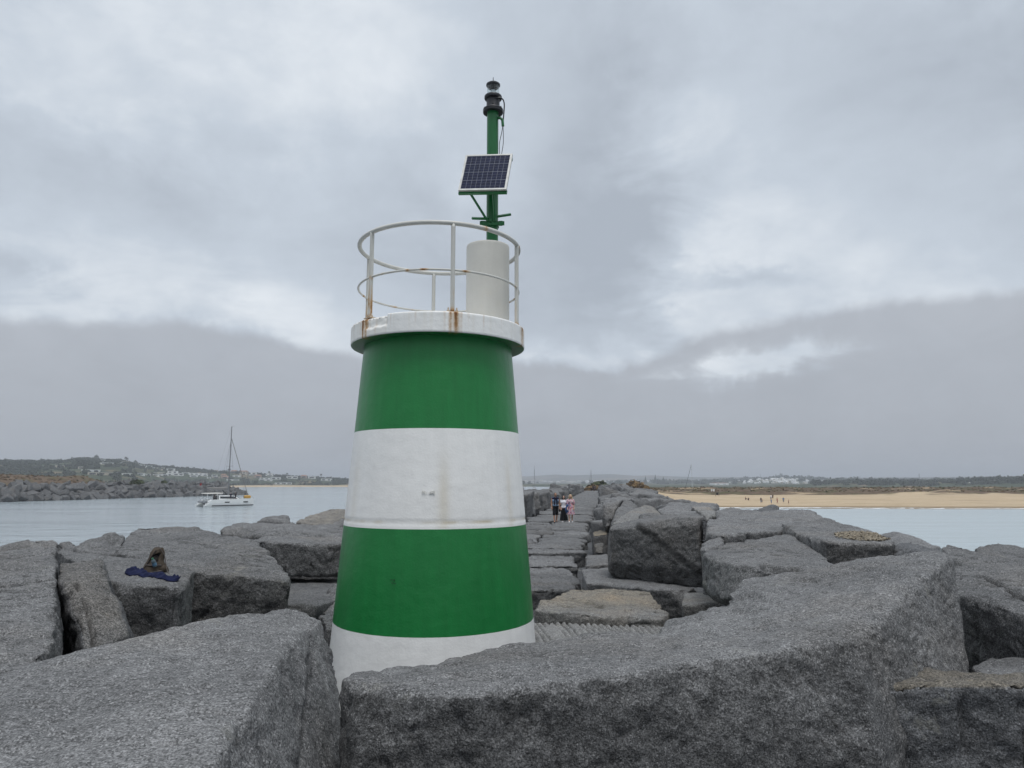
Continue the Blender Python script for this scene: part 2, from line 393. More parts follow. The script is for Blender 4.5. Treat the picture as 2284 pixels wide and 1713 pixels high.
ROCKS = 0
def rock(name, hulls, vox, label=None, group=None, it=4, amp=.03, seed=None, material=None, cracks=(), warm=None, front_shade=None, strata=0, ridge=.5, cat="granite block", freq=.9, noz=0, lump=1.0):
    """hulls: lists of world points; each list is one convex lump of the block"""
    global ROCKS; ROCKS += 1
    seed = ROCKS * 7.77 if seed is None else seed
    if vox > .03 and vox < .09: vox *= .75
    if it < 10: it = 1 if it < 6 else 2
    mb = MB()
    rg_ = random.Random(ROCKS); nch = 0 if it >= 10 else 7
    for h in hulls: mb.hull(h, nch, rg_)
    A = np.array([list(p) for h in hulls for p in h]); base = Vector((A[:, 0].mean(), A[:, 1].mean(), A[:, 2].min()))
    bmesh.ops.translate(mb.bm, vec=-base, verts=mb.bm.verts[:])
    me, C0 = remesh(mb.mesh(name), vox, it)
    C = getco(me); W = C + np.array(base)
    e = np.linalg.norm(C - C0, axis=1) if len(C0) == len(C) else np.zeros(len(C))
    e = e / (e.max() + 1e-9)
    N = vnormals(C, me); S = W + seed * np.array([3.1, 1.7, 2.3])
    dsp = amp * (1.5 * lump * fbm(S * freq * .7, 2) + 1.0 * fbm(S * freq * 2.3, 3) + .6 * fbm(S * freq * 7, 3) + (.34 * fbm(S * 19, 2) if vox < .035 else 0))
    rg = 1 - np.abs(fbm(S * freq * 1.6 + 40, 3)) * 2.2
    dsp -= amp * ridge * .9 * sstep(rg, .72, 1.0)                    # shallow parting lines
    chip = fbm(S * freq * 3.1 + 90, 3)
    dsp -= amp * 2.6 * e * sstep(chip, .0, .3)                     # spalled arrises
    stain = np.zeros(len(C)); wv = np.zeros(len(C)); sv = np.zeros(len(C))
    px = pixel(W)
    if strata:
        q = fbm(S * np.array([.75, 5.5, 7.0]) + 11, 3); k = sstep(1 - np.abs(q) * 3.2, .78, 1.0) * sstep(fbm(S * .9 + 31, 2), -.1, .25)
        dsp -= strata * k; stain = np.maximum(stain, .9 * k)
        dsp -= strata * .5 * sstep(fbm(S * np.array([1.6, 3.5, 3.5]) + 61, 3), .18, .3)
    if front_shade is not None:
        sv = sstep(-N[:, 1] * .8 - N[:, 2] * 1.1 + .22 * fbm(S * 3.3 + 7, 3), .12, .45) if front_shade is True else front_shade(px, W, N)  # mask of the painted shade: faces turned to the viewer, not upward
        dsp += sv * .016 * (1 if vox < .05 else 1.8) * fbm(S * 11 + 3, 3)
    toward = ((np.array([0, 0, EYE]) - W) * N).sum(1) > 0
    for poly, wd, dep, dark in cracks:
        dmin = np.full(len(C), 1e9); wob = 2.2 * wd * fbm(S * 2.5, 2)
        for a, b2 in zip(poly[:-1], poly[1:]):
            a = np.array(a); b2 = np.array(b2); ab = b2 - a
            tt = np.clip(((px - a) @ ab) / (ab @ ab), 0, 1)
            dmin = np.minimum(dmin, np.linalg.norm(px - a - tt[:, None] * ab, axis=1))
        k = (1 - sstep(np.abs(dmin + wob * (dep > 0)), wd * .4, wd)) * toward
        dsp -= dep * k; stain = np.maximum(stain, dark * k)
    if warm is not None: wv = warm(px, W, N)
    if np.any(sv): attr(me, "front_shade", sv)
    C = C + N * dsp[:, None]
    setco(me, C)
    if stain.any(): attr(me, "stain", stain)
    if np.any(wv): attr(me, "warm", wv)
    o = link(name, me, material or GR, None, True); o.location = base
    return tag(o, label, cat, group)
def prism(top, h, sc=.96, extra=(), dx=0, dy=0):
    top = [Vector(p) for p in top]; c = sum(top, Vector()) / len(top)
    zb = min(p.z for p in top) - h
    return top + [Vector((c.x + (p.x - c.x) * sc + dx, c.y + (p.y - c.y) * sc + dy, zb)) for p in top] + [Vector(p) for p in extra]
def P4(*a): return [c4(*p) for p in a]
def P6(*a): return [c6(*p) for p in a]
def P7(*a): return [c7(*p) for p in a]
s4 = lambda x, y: (x / 2.8359, 1130 + y / 2.8359)
s6 = lambda x, y: (1150 + x / 3.6867, 1020 + y / 3.6867)
s7 = lambda x, y: (1500 + x / 2.7066, 1100 + y / 2.7066)
G = "granite blocks of the pier head"
B = "granite_block"
# ---- left of the lighthouse
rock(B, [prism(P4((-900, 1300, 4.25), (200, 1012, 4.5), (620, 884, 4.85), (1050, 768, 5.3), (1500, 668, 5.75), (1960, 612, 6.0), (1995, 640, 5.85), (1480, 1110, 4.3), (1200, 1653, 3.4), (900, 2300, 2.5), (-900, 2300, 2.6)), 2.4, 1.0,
     P4((2080, 770, 6.0), (2148, 1100, 5.9), (2150, 1653, 5.0), (1900, 1653, 4.3)))], .026, "huge grey block with a broad slanting top, in front and left of the lighthouse", G, 7, .028, front_shade=True,
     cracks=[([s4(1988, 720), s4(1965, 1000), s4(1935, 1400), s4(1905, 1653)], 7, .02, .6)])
rock(B, [prism(P4((-700, 330, 8), (0, 282, 8), (200, 262, 8.1), (358, 240, 8.15), (366, 820, 5.35), (205, 1010, 4.8), (-700, 1100, 4.7)), 2.2, 1.0, P4((372, 968, 5.4), (378, 1300, 5.6)))], .03,
     "tall grey slab with a straight cut side and cracks across it", G, 4, .03, strata=.022, cracks=[([s4(-100, 500), s4(130, 478), s4(350, 445)], 3.2, .03, .8), ([s4(0, 330), s4(350, 290)], 2, .015, .4)])
rock(B, [P4((362, 352, 7.7), (500, 345, 7.8), (645, 318, 7.9), (672, 400, 7.4), (692, 470, 7.1), (480, 485, 6.85), (372, 480, 6.9), (530, 905, 6.3), (620, 900, 6.4), (825, 815, 6.65), (850, 1050, 6.6), (560, 1150, 6.3), (400, 1000, 7.8), (860, 900, 7.9))], .03,
     "narrow leaning stone with a brown top wedged between two larger blocks", G, 4, .035, material=GRD, cracks=[([s4(478, 490), s4(540, 620), s4(600, 870)], 5, .06, .6)],
     warm=lambda px, W, N: sstep(N[:, 2], .3, .7) * .3)
L4 = rock(B, [prism(P4((340, 270, 10.2), (850, 325, 9.8), (1190, 388, 8.9), (1228, 412, 8.6), (1168, 495, 7.75), (1110, 512, 7.6), (860, 490, 7.6), (700, 505, 7.6), (620, 420, 8.3)), 1.6, .97, P4((1182, 745, 8.35), (1095, 762, 7.7), (820, 812, 7.7)))], .032,
     "flat-topped grey block on which the brown rucksack lies", G, 4, .03, front_shade=True)
rock(B, [prism(P4((745, 290, 10.7), (800, 190, 11.9), (860, 128, 13), (1000, 122, 13.2), (1215, 130, 13.1), (1340, 165, 12.6), (1610, 205, 12.0), (1720, 310, 11.0), (1825, 410, 10.1), (1842, 470, 9.7), (1480, 442, 9.65), (1230, 408, 9.6), (1000, 362, 10.0)), 1.2, .97,
     P4((1180, 705, 9.7), (1760, 612, 9.75), (1785, 590, 9.65)))], .036, "large pale-topped boulder sloping towards the lighthouse, behind the rucksack stone", G, 5, .035, strata=.022, front_shade=True,
     cracks=[([s4(1135, 212), s4(1300, 240), s4(1480, 285)], 2.2, .02, .5), ([s4(1500, 355), s4(1640, 380)], 2.5, .03, .5)])
rock(B, [prism(P4((480, 250, 13), (620, 178, 13.6), (712, 155, 13.6), (798, 172, 13.5), (770, 300, 12.9), (500, 300, 12.8)), 1.8)], .05, "dark rough boulder at the water behind the large pale-topped one", G, 3, .07)
rock(B, [prism(P4((360, 232, 14), (430, 210, 14.2), (492, 226, 14), (500, 300, 13.6), (370, 300, 13.6)), 1.6)], .05, "small dark boulder between the tall slab and a rough dark boulder", G, 3, .06)
rock(B, [prism(P4((-250, 262, 13), (0, 250, 13.2), (200, 238, 13.2), (330, 190, 13.4), (372, 212, 13.2), (372, 300, 12.7), (-250, 300, 12.6)), 1.6)], .05, "long dark boulder peeping over the tall slab at the left edge", G, 3, .07)
rock(B, [prism(P4((1395, 128, 15.4), (1450, 108, 16), (1612, 90, 16.6), (1900, 100, 16.6), (2260, 122, 16.5), (2260, 195, 15.2), (1640, 208, 15), (1410, 172, 15)), 1.5)], .05, "long low boulder lying crosswise left of the white lighthouse band", G, 3, .05, strata=.022, front_shade=True)
rock(B, [prism(P4((1600, 95, 19), (1720, 58, 19.6), (1815, 50, 19.6), (1862, 95, 19)), 1.6)], .06, "small grey boulder rising behind the long crosswise one", G, 3, .06)
rock(B, [prism(P4((1865, 98, 22), (1960, 52, 23), (2090, 18, 23.6), (2260, 10, 23.6), (2300, 110, 21.6), (2050, 130, 21.4)), 1.8, 1.0)], .06, "rounded brown boulder touching the lighthouse outline beside the channel", G, 12, .05, material=GR, warm=lambda px, W, N: np.full(len(W), .45))
rock(B, [prism(P4((2090, 125, 19), (2140, 75, 19.4), (2230, 66, 19.4), (2240, 125, 18.8)), 1.5)], .06, "small boulder before the rounded brown one, beside the white band", G, 4, .05)
rock(B, [prism(P4((1580, 205, 13.6), (1700, 184, 14.2), (2240, 192, 14.2), (2230, 232, 13.2), (1985, 246, 12.9), (1660, 218, 13.1)), .55, .93, P4((2165, 432, 13), (2040, 446, 12.9), (1850, 440, 12.9)))], .045,
     "block with a shaded face resting on a flat slab, left of the lower green band", G, 4, .04, front_shade=True, cracks=[([s4(1960, 360), s4(2010, 420), s4(2040, 440)], 2.5, .04, .5)])
rock(B, [prism(P4((1700, 455, 13.6), (2300, 455, 13.6), (2200, 560, 11.6), (2000, 612, 10.7), (1780, 618, 10.6)), 1.2, 1.0)], .045, "flat low slab with a bare level top left of the lighthouse foot", G, 4, .02)
rock(B, [prism(P4((1978, 605, 11.2), (2120, 488, 11.8), (2190, 500, 11.8), (2200, 640, 11.0), (2042, 672, 10.9)), 1.0)], .04, "dark wedge of stone against the left foot of the lighthouse", G, 3, .05)
rock(B, [prism(P4((2020, 690, 10.4), (2118, 640, 10.9), (2190, 650, 10.8), (2170, 765, 10.0), (2050, 752, 9.9)), .8)], .035, "small layered stone between the huge left block and the lighthouse", G, 3, .04)
# ---- right of the lighthouse
a = [c5(96, 1140, 4.75), c5(190, 1098, 4.95), c5(480, 1055, 5.15), c5(780, 1014, 5.4), c5(1100, 942, 5.7), c5(1330, 886, 6.0)] + P6((480, 1486, 6.1), (900, 1468, 6.2), (1130, 1446, 6.25)) + \
    [c5(440, 1248, 4.55), c5(900, 1222, 4.4), c5(1320, 1182, 4.5), c5(1900, 1082, 4.75)] + P7((650, 942, 5.0), (1140, 892, 5.2), (1165, 1092, 5.12), (1265, 1560, 5.0), (1320, 2200, 5.0))
a1 = a + [c5(104, 1660, 4.65), c5(220, 1650, 4.5), c5(104, 2100, 4.7), c5(440, 2100, 4.5), c5(1300, 2200, 4.42)] + [Vector((p.x, p.y, EYE - 3.2)) for p in (c6(1130, 1446, 6.25), c5(780, 1014, 5.4))]
b1 = P7((1140, 892, 5.2), (1250, 832, 5.45), (650, 942, 5.0), (455, 500, 7.5), (750, 466, 7.55), (1000, 456, 7.6), (1330, 379, 7.5), (1500, 352, 7.45), (1637, 345, 7.4), (1690, 420, 7.0), (1650, 402, 6.9), (1742, 750, 7.0), (1808, 1050, 6.5), (1165, 1092, 5.12), (1265, 1560, 5.0), (1320, 2200, 5.0), (1830, 1500, 6.3))
b0 = P6((1200, 1385, 6.4), (1250, 1340, 6.6), (1480, 1262, 6.8), (1700, 1176, 7.0)) + [c5(1900, 1082, 4.75)] + P7((650, 942, 5.0), (1140, 892, 5.2), (1250, 832, 5.45), (900, 640, 6.6), (1165, 1092, 5.12), (1265, 1560, 5.0))
b0 += [Vector((p.x, p.y, EYE - 3.2)) for p in (c6(1250, 1340, 6.6), c6(1700, 1176, 7.0), c7(900, 640, 6.6), c5(1900, 1082, 4.75))]
b1 += P6((1722, 1160, 7.0), (1750, 1110, 7.15), (1820, 1050, 7.3))
b1 += [Vector((p.x, p.y, EYE - 3.2)) for p in (c6(1750, 1110, 7.15), c7(455, 500, 7.5), c7(1000, 456, 7.6), c7(1637, 345, 7.4))]
rock(B, [a1, b0, b1], .026, "biggest grey block, in front of the lighthouse, with a dark rough front", G, 6, .03, front_shade=lambda px, W, N: .85 * sstep(-N[:, 1] * .95 - N[:, 2] * 1.1 - np.maximum(N[:, 0], 0) * 1.3 + .16 * fbm(W * 3.3 + 7, 3), .16, .36),
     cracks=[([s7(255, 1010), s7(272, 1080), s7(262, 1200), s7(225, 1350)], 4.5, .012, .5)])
rock(B, [prism(P7((1090, 1092, 5.9), (1700, 1102, 5.8), (2300, 1068, 5.9), (2900, 1060, 5.9), (2900, 1165, 5.2), (2122, 1152, 5.2), (1600, 1158, 5.28), (1100, 1160, 5.35)), 2.0, 1.0)], .026,
     "dark block with a thin yellow-brown top strip at the lower right corner", G, 4, .04, material=GRD, warm=lambda px, W, N: sstep(N[:, 2], .25, .6) * .8)
rock(B, [prism(P7((1615, 325, 9.3), (1660, 303, 9.6), (1750, 322, 9.5), (1930, 410, 8.7), (2150, 452, 8.4), (2800, 620, 7.4), (2600, 880, 6.1), (2122, 740, 6.7), (1900, 652, 7.2), (1710, 618, 7.6)), 2.0, .97, P7((1815, 1022, 7.6), (2250, 1010, 6.85)))], .032,
     "sloping slab with a straight crack and a black shaded front, right edge", G, 4, .03, strata=.022, front_shade=True, cracks=[([s7(1680, 408), s7(1850, 490), s7(2000, 575), s7(2130, 645), s7(2300, 735)], 3.0, .05, .9)])
rock(B, [prism(P7((1830, 345, 11), (1850, 320, 11.4), (1920, 308, 11.6), (2400, 362, 11.6), (2400, 470, 10), (1940, 420, 10.2)), 2.4)], .04, "smaller pale block beyond the cracked sloping slab, at the sea", G, 4, .035)
rock(B, [prism(P7((1800, 1030, 6.7), (1880, 1000, 6.9), (2122, 958, 7.0), (2500, 958, 7.0), (2500, 1090, 6.1), (1800, 1095, 6.1)), 1.2)], .03, "flat grey stone wedged between the biggest block and the yellow-topped one", G, 4, .03)
R6 = rock(B, [prism(P7((655, 178, 14), (925, 151, 16), (1165, 215, 14), (1336, 290, 11.2), (1320, 308, 10.6), (1100, 300, 10.5), (920, 294, 10.45), (745, 240, 11.9)), 1.0, .96, P7((905, 372, 10.7), (655, 255, 13.7), (1310, 392, 10.8), (990, 460, 10.6)))], .04,
     "wide block carrying a patch of empty shells on its pale top", G, 4, .03, strata=.022, front_shade=True)
rock(B, [prism(P7((205, 165, 15.5), (330, 127, 18), (600, 108, 20.5), (830, 95, 21.5), (916, 147, 17.5), (925, 160, 16.4), (655, 182, 14.4), (652, 222, 13.5), (400, 238, 13.0), (300, 252, 12.5), (215, 240, 13)), .55, .97, P7((200, 275, 13.2), (310, 322, 12.5), (655, 262, 13.5)))], .05,
     "broad flat boulder with a shadowed left end, in front of the beach water", G, 4, .035, strata=.022, front_shade=True)
rock(B, [prism(P7((172, 300, 12.2), (220, 275, 12.6), (300, 258, 12.7), (318, 300, 12), (200, 345, 11.4), (172, 340, 11.6)), .7)], .04, "small light stone tucked under the broad flat boulder", G, 4, .03)
rock(B, [prism(P7((172, 350, 10), (300, 308, 11), (640, 257, 12.6), (745, 253, 12.6), (905, 372, 10.4), (1000, 458, 8.9), (800, 475, 8.6), (560, 482, 8.4), (450, 436, 8.6), (362, 426, 8.8), (230, 380, 9.5)), .45, .98, P7((190, 565, 9.7), (300, 648, 8.8), (400, 610, 8.5)))], .036,
     "flat lozenge-shaped slab with a dark hollow in its top, behind the biggest block", G, 4, .03, strata=.022, cracks=[([s7(560, 440), s7(640, 458), s7(780, 462)], 7, .09, .9), ([s7(1000, 0), s7(1001, 0)], 1, 0, 0)])
rock(B, [P6((778, 594, 17.5), (790, 560, 18), (1000, 512, 19.5), (1200, 482, 20.5), (1500, 462, 20.5), (1552, 490, 17.5), (1520, 500, 16.3), (1350, 492, 16.6), (1150, 545, 17), (800, 985, 17.7), (1540, 1085, 16.2), (1548, 940, 16), (752, 950, 18.3), (768, 640, 18.4), (1000, 900, 20), (1500, 900, 19.5), (1500, 560, 16.2), (780, 860, 17.5))], .04,
     "squared dark-faced block with a black diagonal streak, beside the walkway", G, 4, .035, front_shade=lambda px, W, N: .75 * sstep(-N[:, 1] * .9 - N[:, 2] * 1.1, .1, .4), material=GR,
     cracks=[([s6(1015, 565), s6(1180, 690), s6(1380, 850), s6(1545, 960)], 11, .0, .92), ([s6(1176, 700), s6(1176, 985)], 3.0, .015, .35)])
rock(B, [prism(P6((1540, 500, 16.4), (1565, 520, 17), (1580, 640, 16), (1545, 660, 15.8)), 1.0)], .05, "narrow dark stone squeezed beside the streaked block", G, 3, .04, material=GRD)
rock(B, [prism(P6((790, 550, 22), (880, 470, 23), (960, 415, 24.3), (1060, 390, 25), (1135, 410, 25), (1195, 465, 23.5), (1150, 500, 22)), 1.2, 1.02)], .06, "rounded pale boulder humped behind the streaked block", G, 14, .04, material=GRL)
rock(B, [prism(P6((1015, 475, 21.5), (1080, 455, 22), (1200, 470, 22), (1160, 515, 21), (1030, 520, 21)), .8)], .06, "small boulder between the rounded hump and the streaked block", G, 4, .05)
rock(B, [P6((770, 590, 25), (835, 420, 26.5), (900, 345, 28), (945, 350, 28.3), (1005, 400, 27.5), (800, 545, 24.5), (900, 620, 25), (1000, 560, 27.5), (780, 700, 25.5))], .06, "tilted slab leaning right beside the walkway, before an upright block", G, 4, .05)
rock(B, [P6((715, 400, 27), (720, 330, 29.5), (870, 318, 30), (985, 335, 30), (870, 352, 27.6), (832, 420, 27), (770, 582, 26.6), (715, 586, 27), (760, 640, 28.5), (980, 560, 30))], .06, "upright grey block standing along the walkway edge, farther than the streaked one", G, 3, .05)
rock(B, [prism(P6((1160, 425, 26), (1230, 400, 27), (1350, 408, 27), (1500, 440, 26), (1480, 468, 25), (1210, 468, 25)), 1.2)], .06, "low flat boulder behind the rounded hump, towards the beach", G, 4, .05)
rock(B, [prism(P6((1440, 400, 29), (1560, 398, 29.5), (1645, 430, 27), (1652, 470, 25), (1560, 490, 24)), 1.2)], .06, "grey boulder left of a pale square one, before the surf", G, 4, .05, material=GRL)
rock(B, [prism(P6((1650, 432, 26), (1760, 415, 27), (1960, 440, 26), (2050, 450, 25), (1900, 478, 23.5), (1650, 480, 24)), 1.2)], .06, "pale square-ended boulder just beyond the broad flat one", G, 4, .05)
rock(B, [P6((1930, 442, 30), (2040, 430, 31), (2090, 388, 32), (2130, 380, 32), (2162, 400, 32), (2168, 440, 31), (1960, 500, 30), (2180, 520, 31), (2000, 520, 33))], .07, "black boulder like a crouching animal against the sand and surf", G, 6, .05, material=GRD)
rock(B, [P7((1275, 218, 19), (1300, 215, 19.5), (1420, 250, 18), (1620, 322, 14.5), (1560, 330, 14), (1330, 298, 15), (1275, 260, 17.5), (1620, 400, 14.5), (1300, 400, 18)) + [Vector((x_, y_, EYE - 3.2)) for x_, y_ in ((5.2, 18), (7.2, 14.3), (8.2, 14.8), (6.4, 19))]], .05,
     "rib-edged drilled slab lying at the sea behind the shell-topped block", G, 2, .03)
rock(B, [P7((1320, 310, 11.6), (1390, 295, 12), (1500, 320, 12), (1640, 345, 10.6), (1500, 350, 10.2), (1320, 385, 10.8), (1320, 460, 10.8), (1640, 460, 10.6))], .04, "small dark block squeezed between the shell-topped block and the biggest one", G, 4, .03, material=GRD)

# ---- stones around the walkway head
rock(B, [prism(P6((150, 1262, 13.2), (200, 1185, 14.2), (450, 1092, 16.0), (620, 1080, 16.4), (800, 1080, 16.4), (1100, 1108, 15.6), (1190, 1230, 13.8), (1262, 1292, 13.2), (1200, 1340, 12.7), (700, 1300, 13.0)), .5, .98)], .04,
     "flat worn stone with a sandy brown top next to the lighthouse foot", G, 5, .035, strata=.022, material=GRL, warm=lambda px, W, N: sstep(px[:, 1], 1372, 1340) * sstep(N[:, 2], .3, .7) * .6,
     cracks=[([s6(430, 1180), s6(560, 1190), s6(720, 1215)], 4, .05, .4), ([s6(350, 1215), s6(480, 1225)], 3, .04, .4)])
rock(B, [prism(P6((540, 915, 19.3), (760, 905, 19.6), (1500, 1075, 16.4), (1372, 1092, 15.9), (1120, 1082, 16.1), (580, 1032, 17.1)), .6, .98)], .045, "low slab that carries the streaked block at the walkway edge", G, 4, .03, front_shade=True)
rock(B, [prism(P6((1380, 1112, 14.9), (1640, 1118, 14.8), (1700, 1190, 13.4), (1500, 1222, 13.3), (1368, 1216, 13.3)), .9, .98)], .04, "small cut block with a pale top in front of the streaked one", G, 4, .02, material=GRL)
rock(B, [prism(P6((575, 792, 21.6), (770, 788, 21.6), (775, 885, 19.9), (577, 892, 19.9)), .7)], .045, "small flat-topped block at the walkway edge beside the streaked one", G, 4, .03)
rock(B, [prism(P6((632, 612, 27.2), (690, 598, 28), (758, 602, 27.6), (752, 632, 26.4), (636, 640, 26.2)), .7, .98)], .05, "little square block with a yellowish top in the walkway trough", G, 4, .03, material=GR, warm=lambda px, W, N: sstep(N[:, 2], .3, .7))
rock(B, [P6((640, 712, 23.5), (690, 700, 23.7), (730, 705, 23.4), (720, 790, 23), (650, 790, 23), (700, 800, 24.5), (650, 760, 24.5))], .045, "little brown stone standing in the gap beside the walkway", G, 4, .03, material=GR, warm=lambda px, W, N: np.full(len(W), .35))
# ------------------------------------------------------------------ the walkway, its kerb rows of blocks and the core of the pier
AX = .126                                                    # the pier runs 7 degrees off the view
def lane(s, Y): return -.6 + AX * Y + s                      # s metres right of the walkway's right edge
WZ = EYE - 2.5
rs = random.Random(21)
def slab(x0, x1, y0, y1, z, label, group, name="paving_slab", vox=.07, amp=.035, skew=None):
    j = lambda s: rs.uniform(-s, s)
    pts = []
    n = 3
    for k in range(n + 1): pts.append(Vector((x0 + (x1 - x0) * k / n + j(.08), y0 + j(.16), z + j(.05))))
    for k in range(n + 1): pts.append(Vector((x1 + (x0 - x1) * k / n + j(.08), y1 + j(.16), z + j(.05))))
    return rock(name, [prism(pts, .55, .99)], vox, label, group, 2, amp, ridge=1.2, cat="paving slab", freq=1.3, strata=.08, front_shade=lambda px, W, N: sstep(-N[:, 1] - N[:, 2] * 1.2, .1, .5))
# drilled slab by the lighthouse foot
ys = 11.0
rb = MB()
o = rock("paving_slab", [prism([Vector((-3.2, 10.6, WZ + .02)), Vector((3.4, 10.6, WZ + .02)), Vector((3.3, 13.05, WZ + .04)), Vector((-3.2, 13.15, WZ + .04))], .6, .99)], .02,
     "ridged slab with rows of parallel drill grooves at the lighthouse foot", "paving slabs of the walkway", 3, .02, cat="paving slab", material=GRL)
me = o.data; C = getco(me); N = vnormals(C, me)
gx = (C[:, 0] + .12 * C[:, 1] + .03 * fbm(C * 2, 2)) / .105; k = np.abs(gx - np.round(gx)) * 2
brk = sstep(fbm(C * np.array([3, .9, 1]) + 5, 2), -.35, .0)
C[:, 2] -= .045 * (1 - sstep(k, .25, .6)) * brk * (N[:, 2] > .4); setco(me, C)
attr(me, "stain", (1 - sstep(k, .2, .5)) * .65 * brk * (N[:, 2] > .2))
# rows of paving slabs
y = 14.2; row = 0
words_n = ["broad", "narrow", "cracked", "long", "short", "worn", "uneven", "squared"]
while y < 72:
    dpt = rs.uniform(1.3, 2.1) * (1 if y < 40 else 1.45)
    xl, xr = -4.6 + rs.uniform(-.3, .3), -.05 + rs.uniform(-.25, .15)
    if y < 16.5: xr = -1.2
    cuts = [xl] + ([xl + (xr - xl) * rs.uniform(.38, .62)] if rs.random() < (.75 if y < 45 else .25) else []) + [xr]
    for i in range(len(cuts) - 1):
        side = "" if len(cuts) == 2 else (" on its left side", " on its right side")[i]
        vis = lane(cuts[i + 1], y) / y > .02
        lab = "%s grey slab across the walkway%s, row %d from the lighthouse" % (words_n[(row * 3 + i) % 8], side, row + 1)
        slab(lane(cuts[i] + .05, y), lane(cuts[i + 1] - .03, y), y + .03, y + dpt - .08, WZ + rs.uniform(-.09, .05), lab, "paving slabs of the walkway", vox=.06 if y < 30 else .1)
    y += dpt; row += 1
YW = y
# the farther walkway is one sheet whose joints can no longer be told apart
mb = MB(); ny = 150; nx = 14
vv = [[mb.bm.verts.new((lane(-4.7 + 4.7 * i / nx, YW + (226 - YW) * (k / ny) ** 1.3), YW + (226 - YW) * (k / ny) ** 1.3, WZ - .03 + (rs.uniform(-.1, .06) if k % 3 else -.22))) for i in range(nx + 1)] for k in range(ny + 1)]
for k in range(ny):
    for i in range(nx): mb.bm.faces.new((vv[k][i], vv[k][i + 1], vv[k + 1][i + 1], vv[k + 1][i]))
tag(mb.build("walkway", GR), kind="structure")
# dark rubble core under everything
mb = MB(); NX, NY = 60, 150
vv = []
for k in range(NY + 1):
    Y = -14 + 250 * (k / NY) ** 1.6
    rowv = []
    for i in range(NX + 1):
        s = -22 + 44 * i / NX
        zc = -3.35 if -6 < s + 2.3 < 6 else -3.35 - (abs(s + 2.3) - 6) * .45
        if s + 2.3 > 0 and Y < 46: zc = -3.0 if s < 9 else -3.0 - (s - 9) * .6
        if Y < -3: zc -= (-3 - Y) * .4
        if Y < 12 and abs(s + 2.3) < 6: zc = -3.4
        rowv.append(mb.bm.verts.new((lane(s, Y), Y, EYE + max(zc, -8) + rs.uniform(-.12, .12))))
    vv.append(rowv)
for k in range(NY):
    for i in range(NX): mb.bm.faces.new((vv[k][i], vv[k][i + 1], vv[k + 1][i + 1], vv[k + 1][i]))
tag(mb.build("rubble_core_ground", GRD, smooth=True), kind="structure")
# prototypes for farther blocks
def proto(seed, sx, sy, sz, vox=.12):
    r2 = random.Random(seed); pts = []
    for a in (-1, 1):
        for b in (-1, 1):
            for c in (-1, 1):
                pts.append(Vector((a * sx * r2.uniform(.32, .52), b * sy * r2.uniform(.32, .52), c * sz * r2.uniform(.36, .52))))
    for _ in range(3):
        q = Vector((r2.gauss(0, 1), r2.gauss(0, 1), r2.gauss(0, 1))).normalized(); pts.append(Vector((q.x * sx * .5, q.y * sy * .5, q.z * sz * .5)))
    o = rock("proto", [pts], vox, it=2, amp=.05, material=GRF)
    me = o.data; C = getco(me); C -= (C.max(0) + C.min(0)) / 2; setco(me, C); bpy.data.objects.remove(o); return me
near_p = [proto(100 + k, 2.4, 2.6, 2.1, .09) for k in range(9)]
far_p = [proto(200 + k, 4.4, 3.6, 2.9, .2) for k in range(10)]
for m_ in near_p: m_.materials[0] = GR
adj = ["squat", "tall", "slanted", "rough", "sharp-edged", "tilted", "rounded", "chipped", "blocky", "wedge-shaped"]
cnt = {}
def place(me, loc, rot, sc, name, label, group, cat):
    o = bpy.data.objects.new(name, me); COL.objects.link(o)
    o.location = loc; o.rotation_euler = rot; o.scale = sc
    return tag(o, label, cat, group)
def bankrow(s0, s1, ya, yb, z0, z1, side, rowname, step=2.3, smin=.85, smax=1.15):
    y = ya; i = 0
    while y < yb:
        k = 1 + max(0, y - 45) / 110
        s = rs.uniform(s0, s1); z = EYE + rs.uniform(z0, z1)
        sc = rs.uniform(smin, smax) * (1 + .22 * (k - 1))
        i += 1
        lab = "%s grey block in the %s, number %d from the lighthouse" % (adj[(i * 7 + len(rowname)) % 10], rowname, i)
        if y > 95: lab = "grey block far along the %s" % rowname
        place(rs.choice(near_p), (lane(s, y), y, z - .55), (rs.uniform(-.3, .3), rs.uniform(-.3, .3), rs.uniform(0, 6.28)), (sc * rs.uniform(.9, 1.15), sc * rs.uniform(.9, 1.2), sc * rs.uniform(.85, 1.1)), "pier_block", lab, "blocks along both sides of the walkway", "granite block")
        y += step * k * rs.uniform(.85, 1.15)
bankrow(1.6, 2.2, 31, 222, -2.0, -1.5, 1, "first row on the beach side")
bankrow(4.2, 5.0, 33, 222, -1.9, -1.3, 1, "second row on the beach side", 2.6)
bankrow(7.0, 8.0, 36, 150, -3.2, -2.5, 1, "sloping row on the beach side", 2.8, .95, 1.3)
bankrow(9.8, 10.8, 40, 110, -4.6, -4.0, 1, "lowest row on the beach side", 3.2, 1.1, 1.4)
bankrow(-7.0, -6.3, 24, 222, -1.85, -1.35, -1, "first row on the channel side")
bankrow(-10.0, -9.2, 46, 200, -3.0, -2.3, -1, "lower row on the channel side", 3.2)
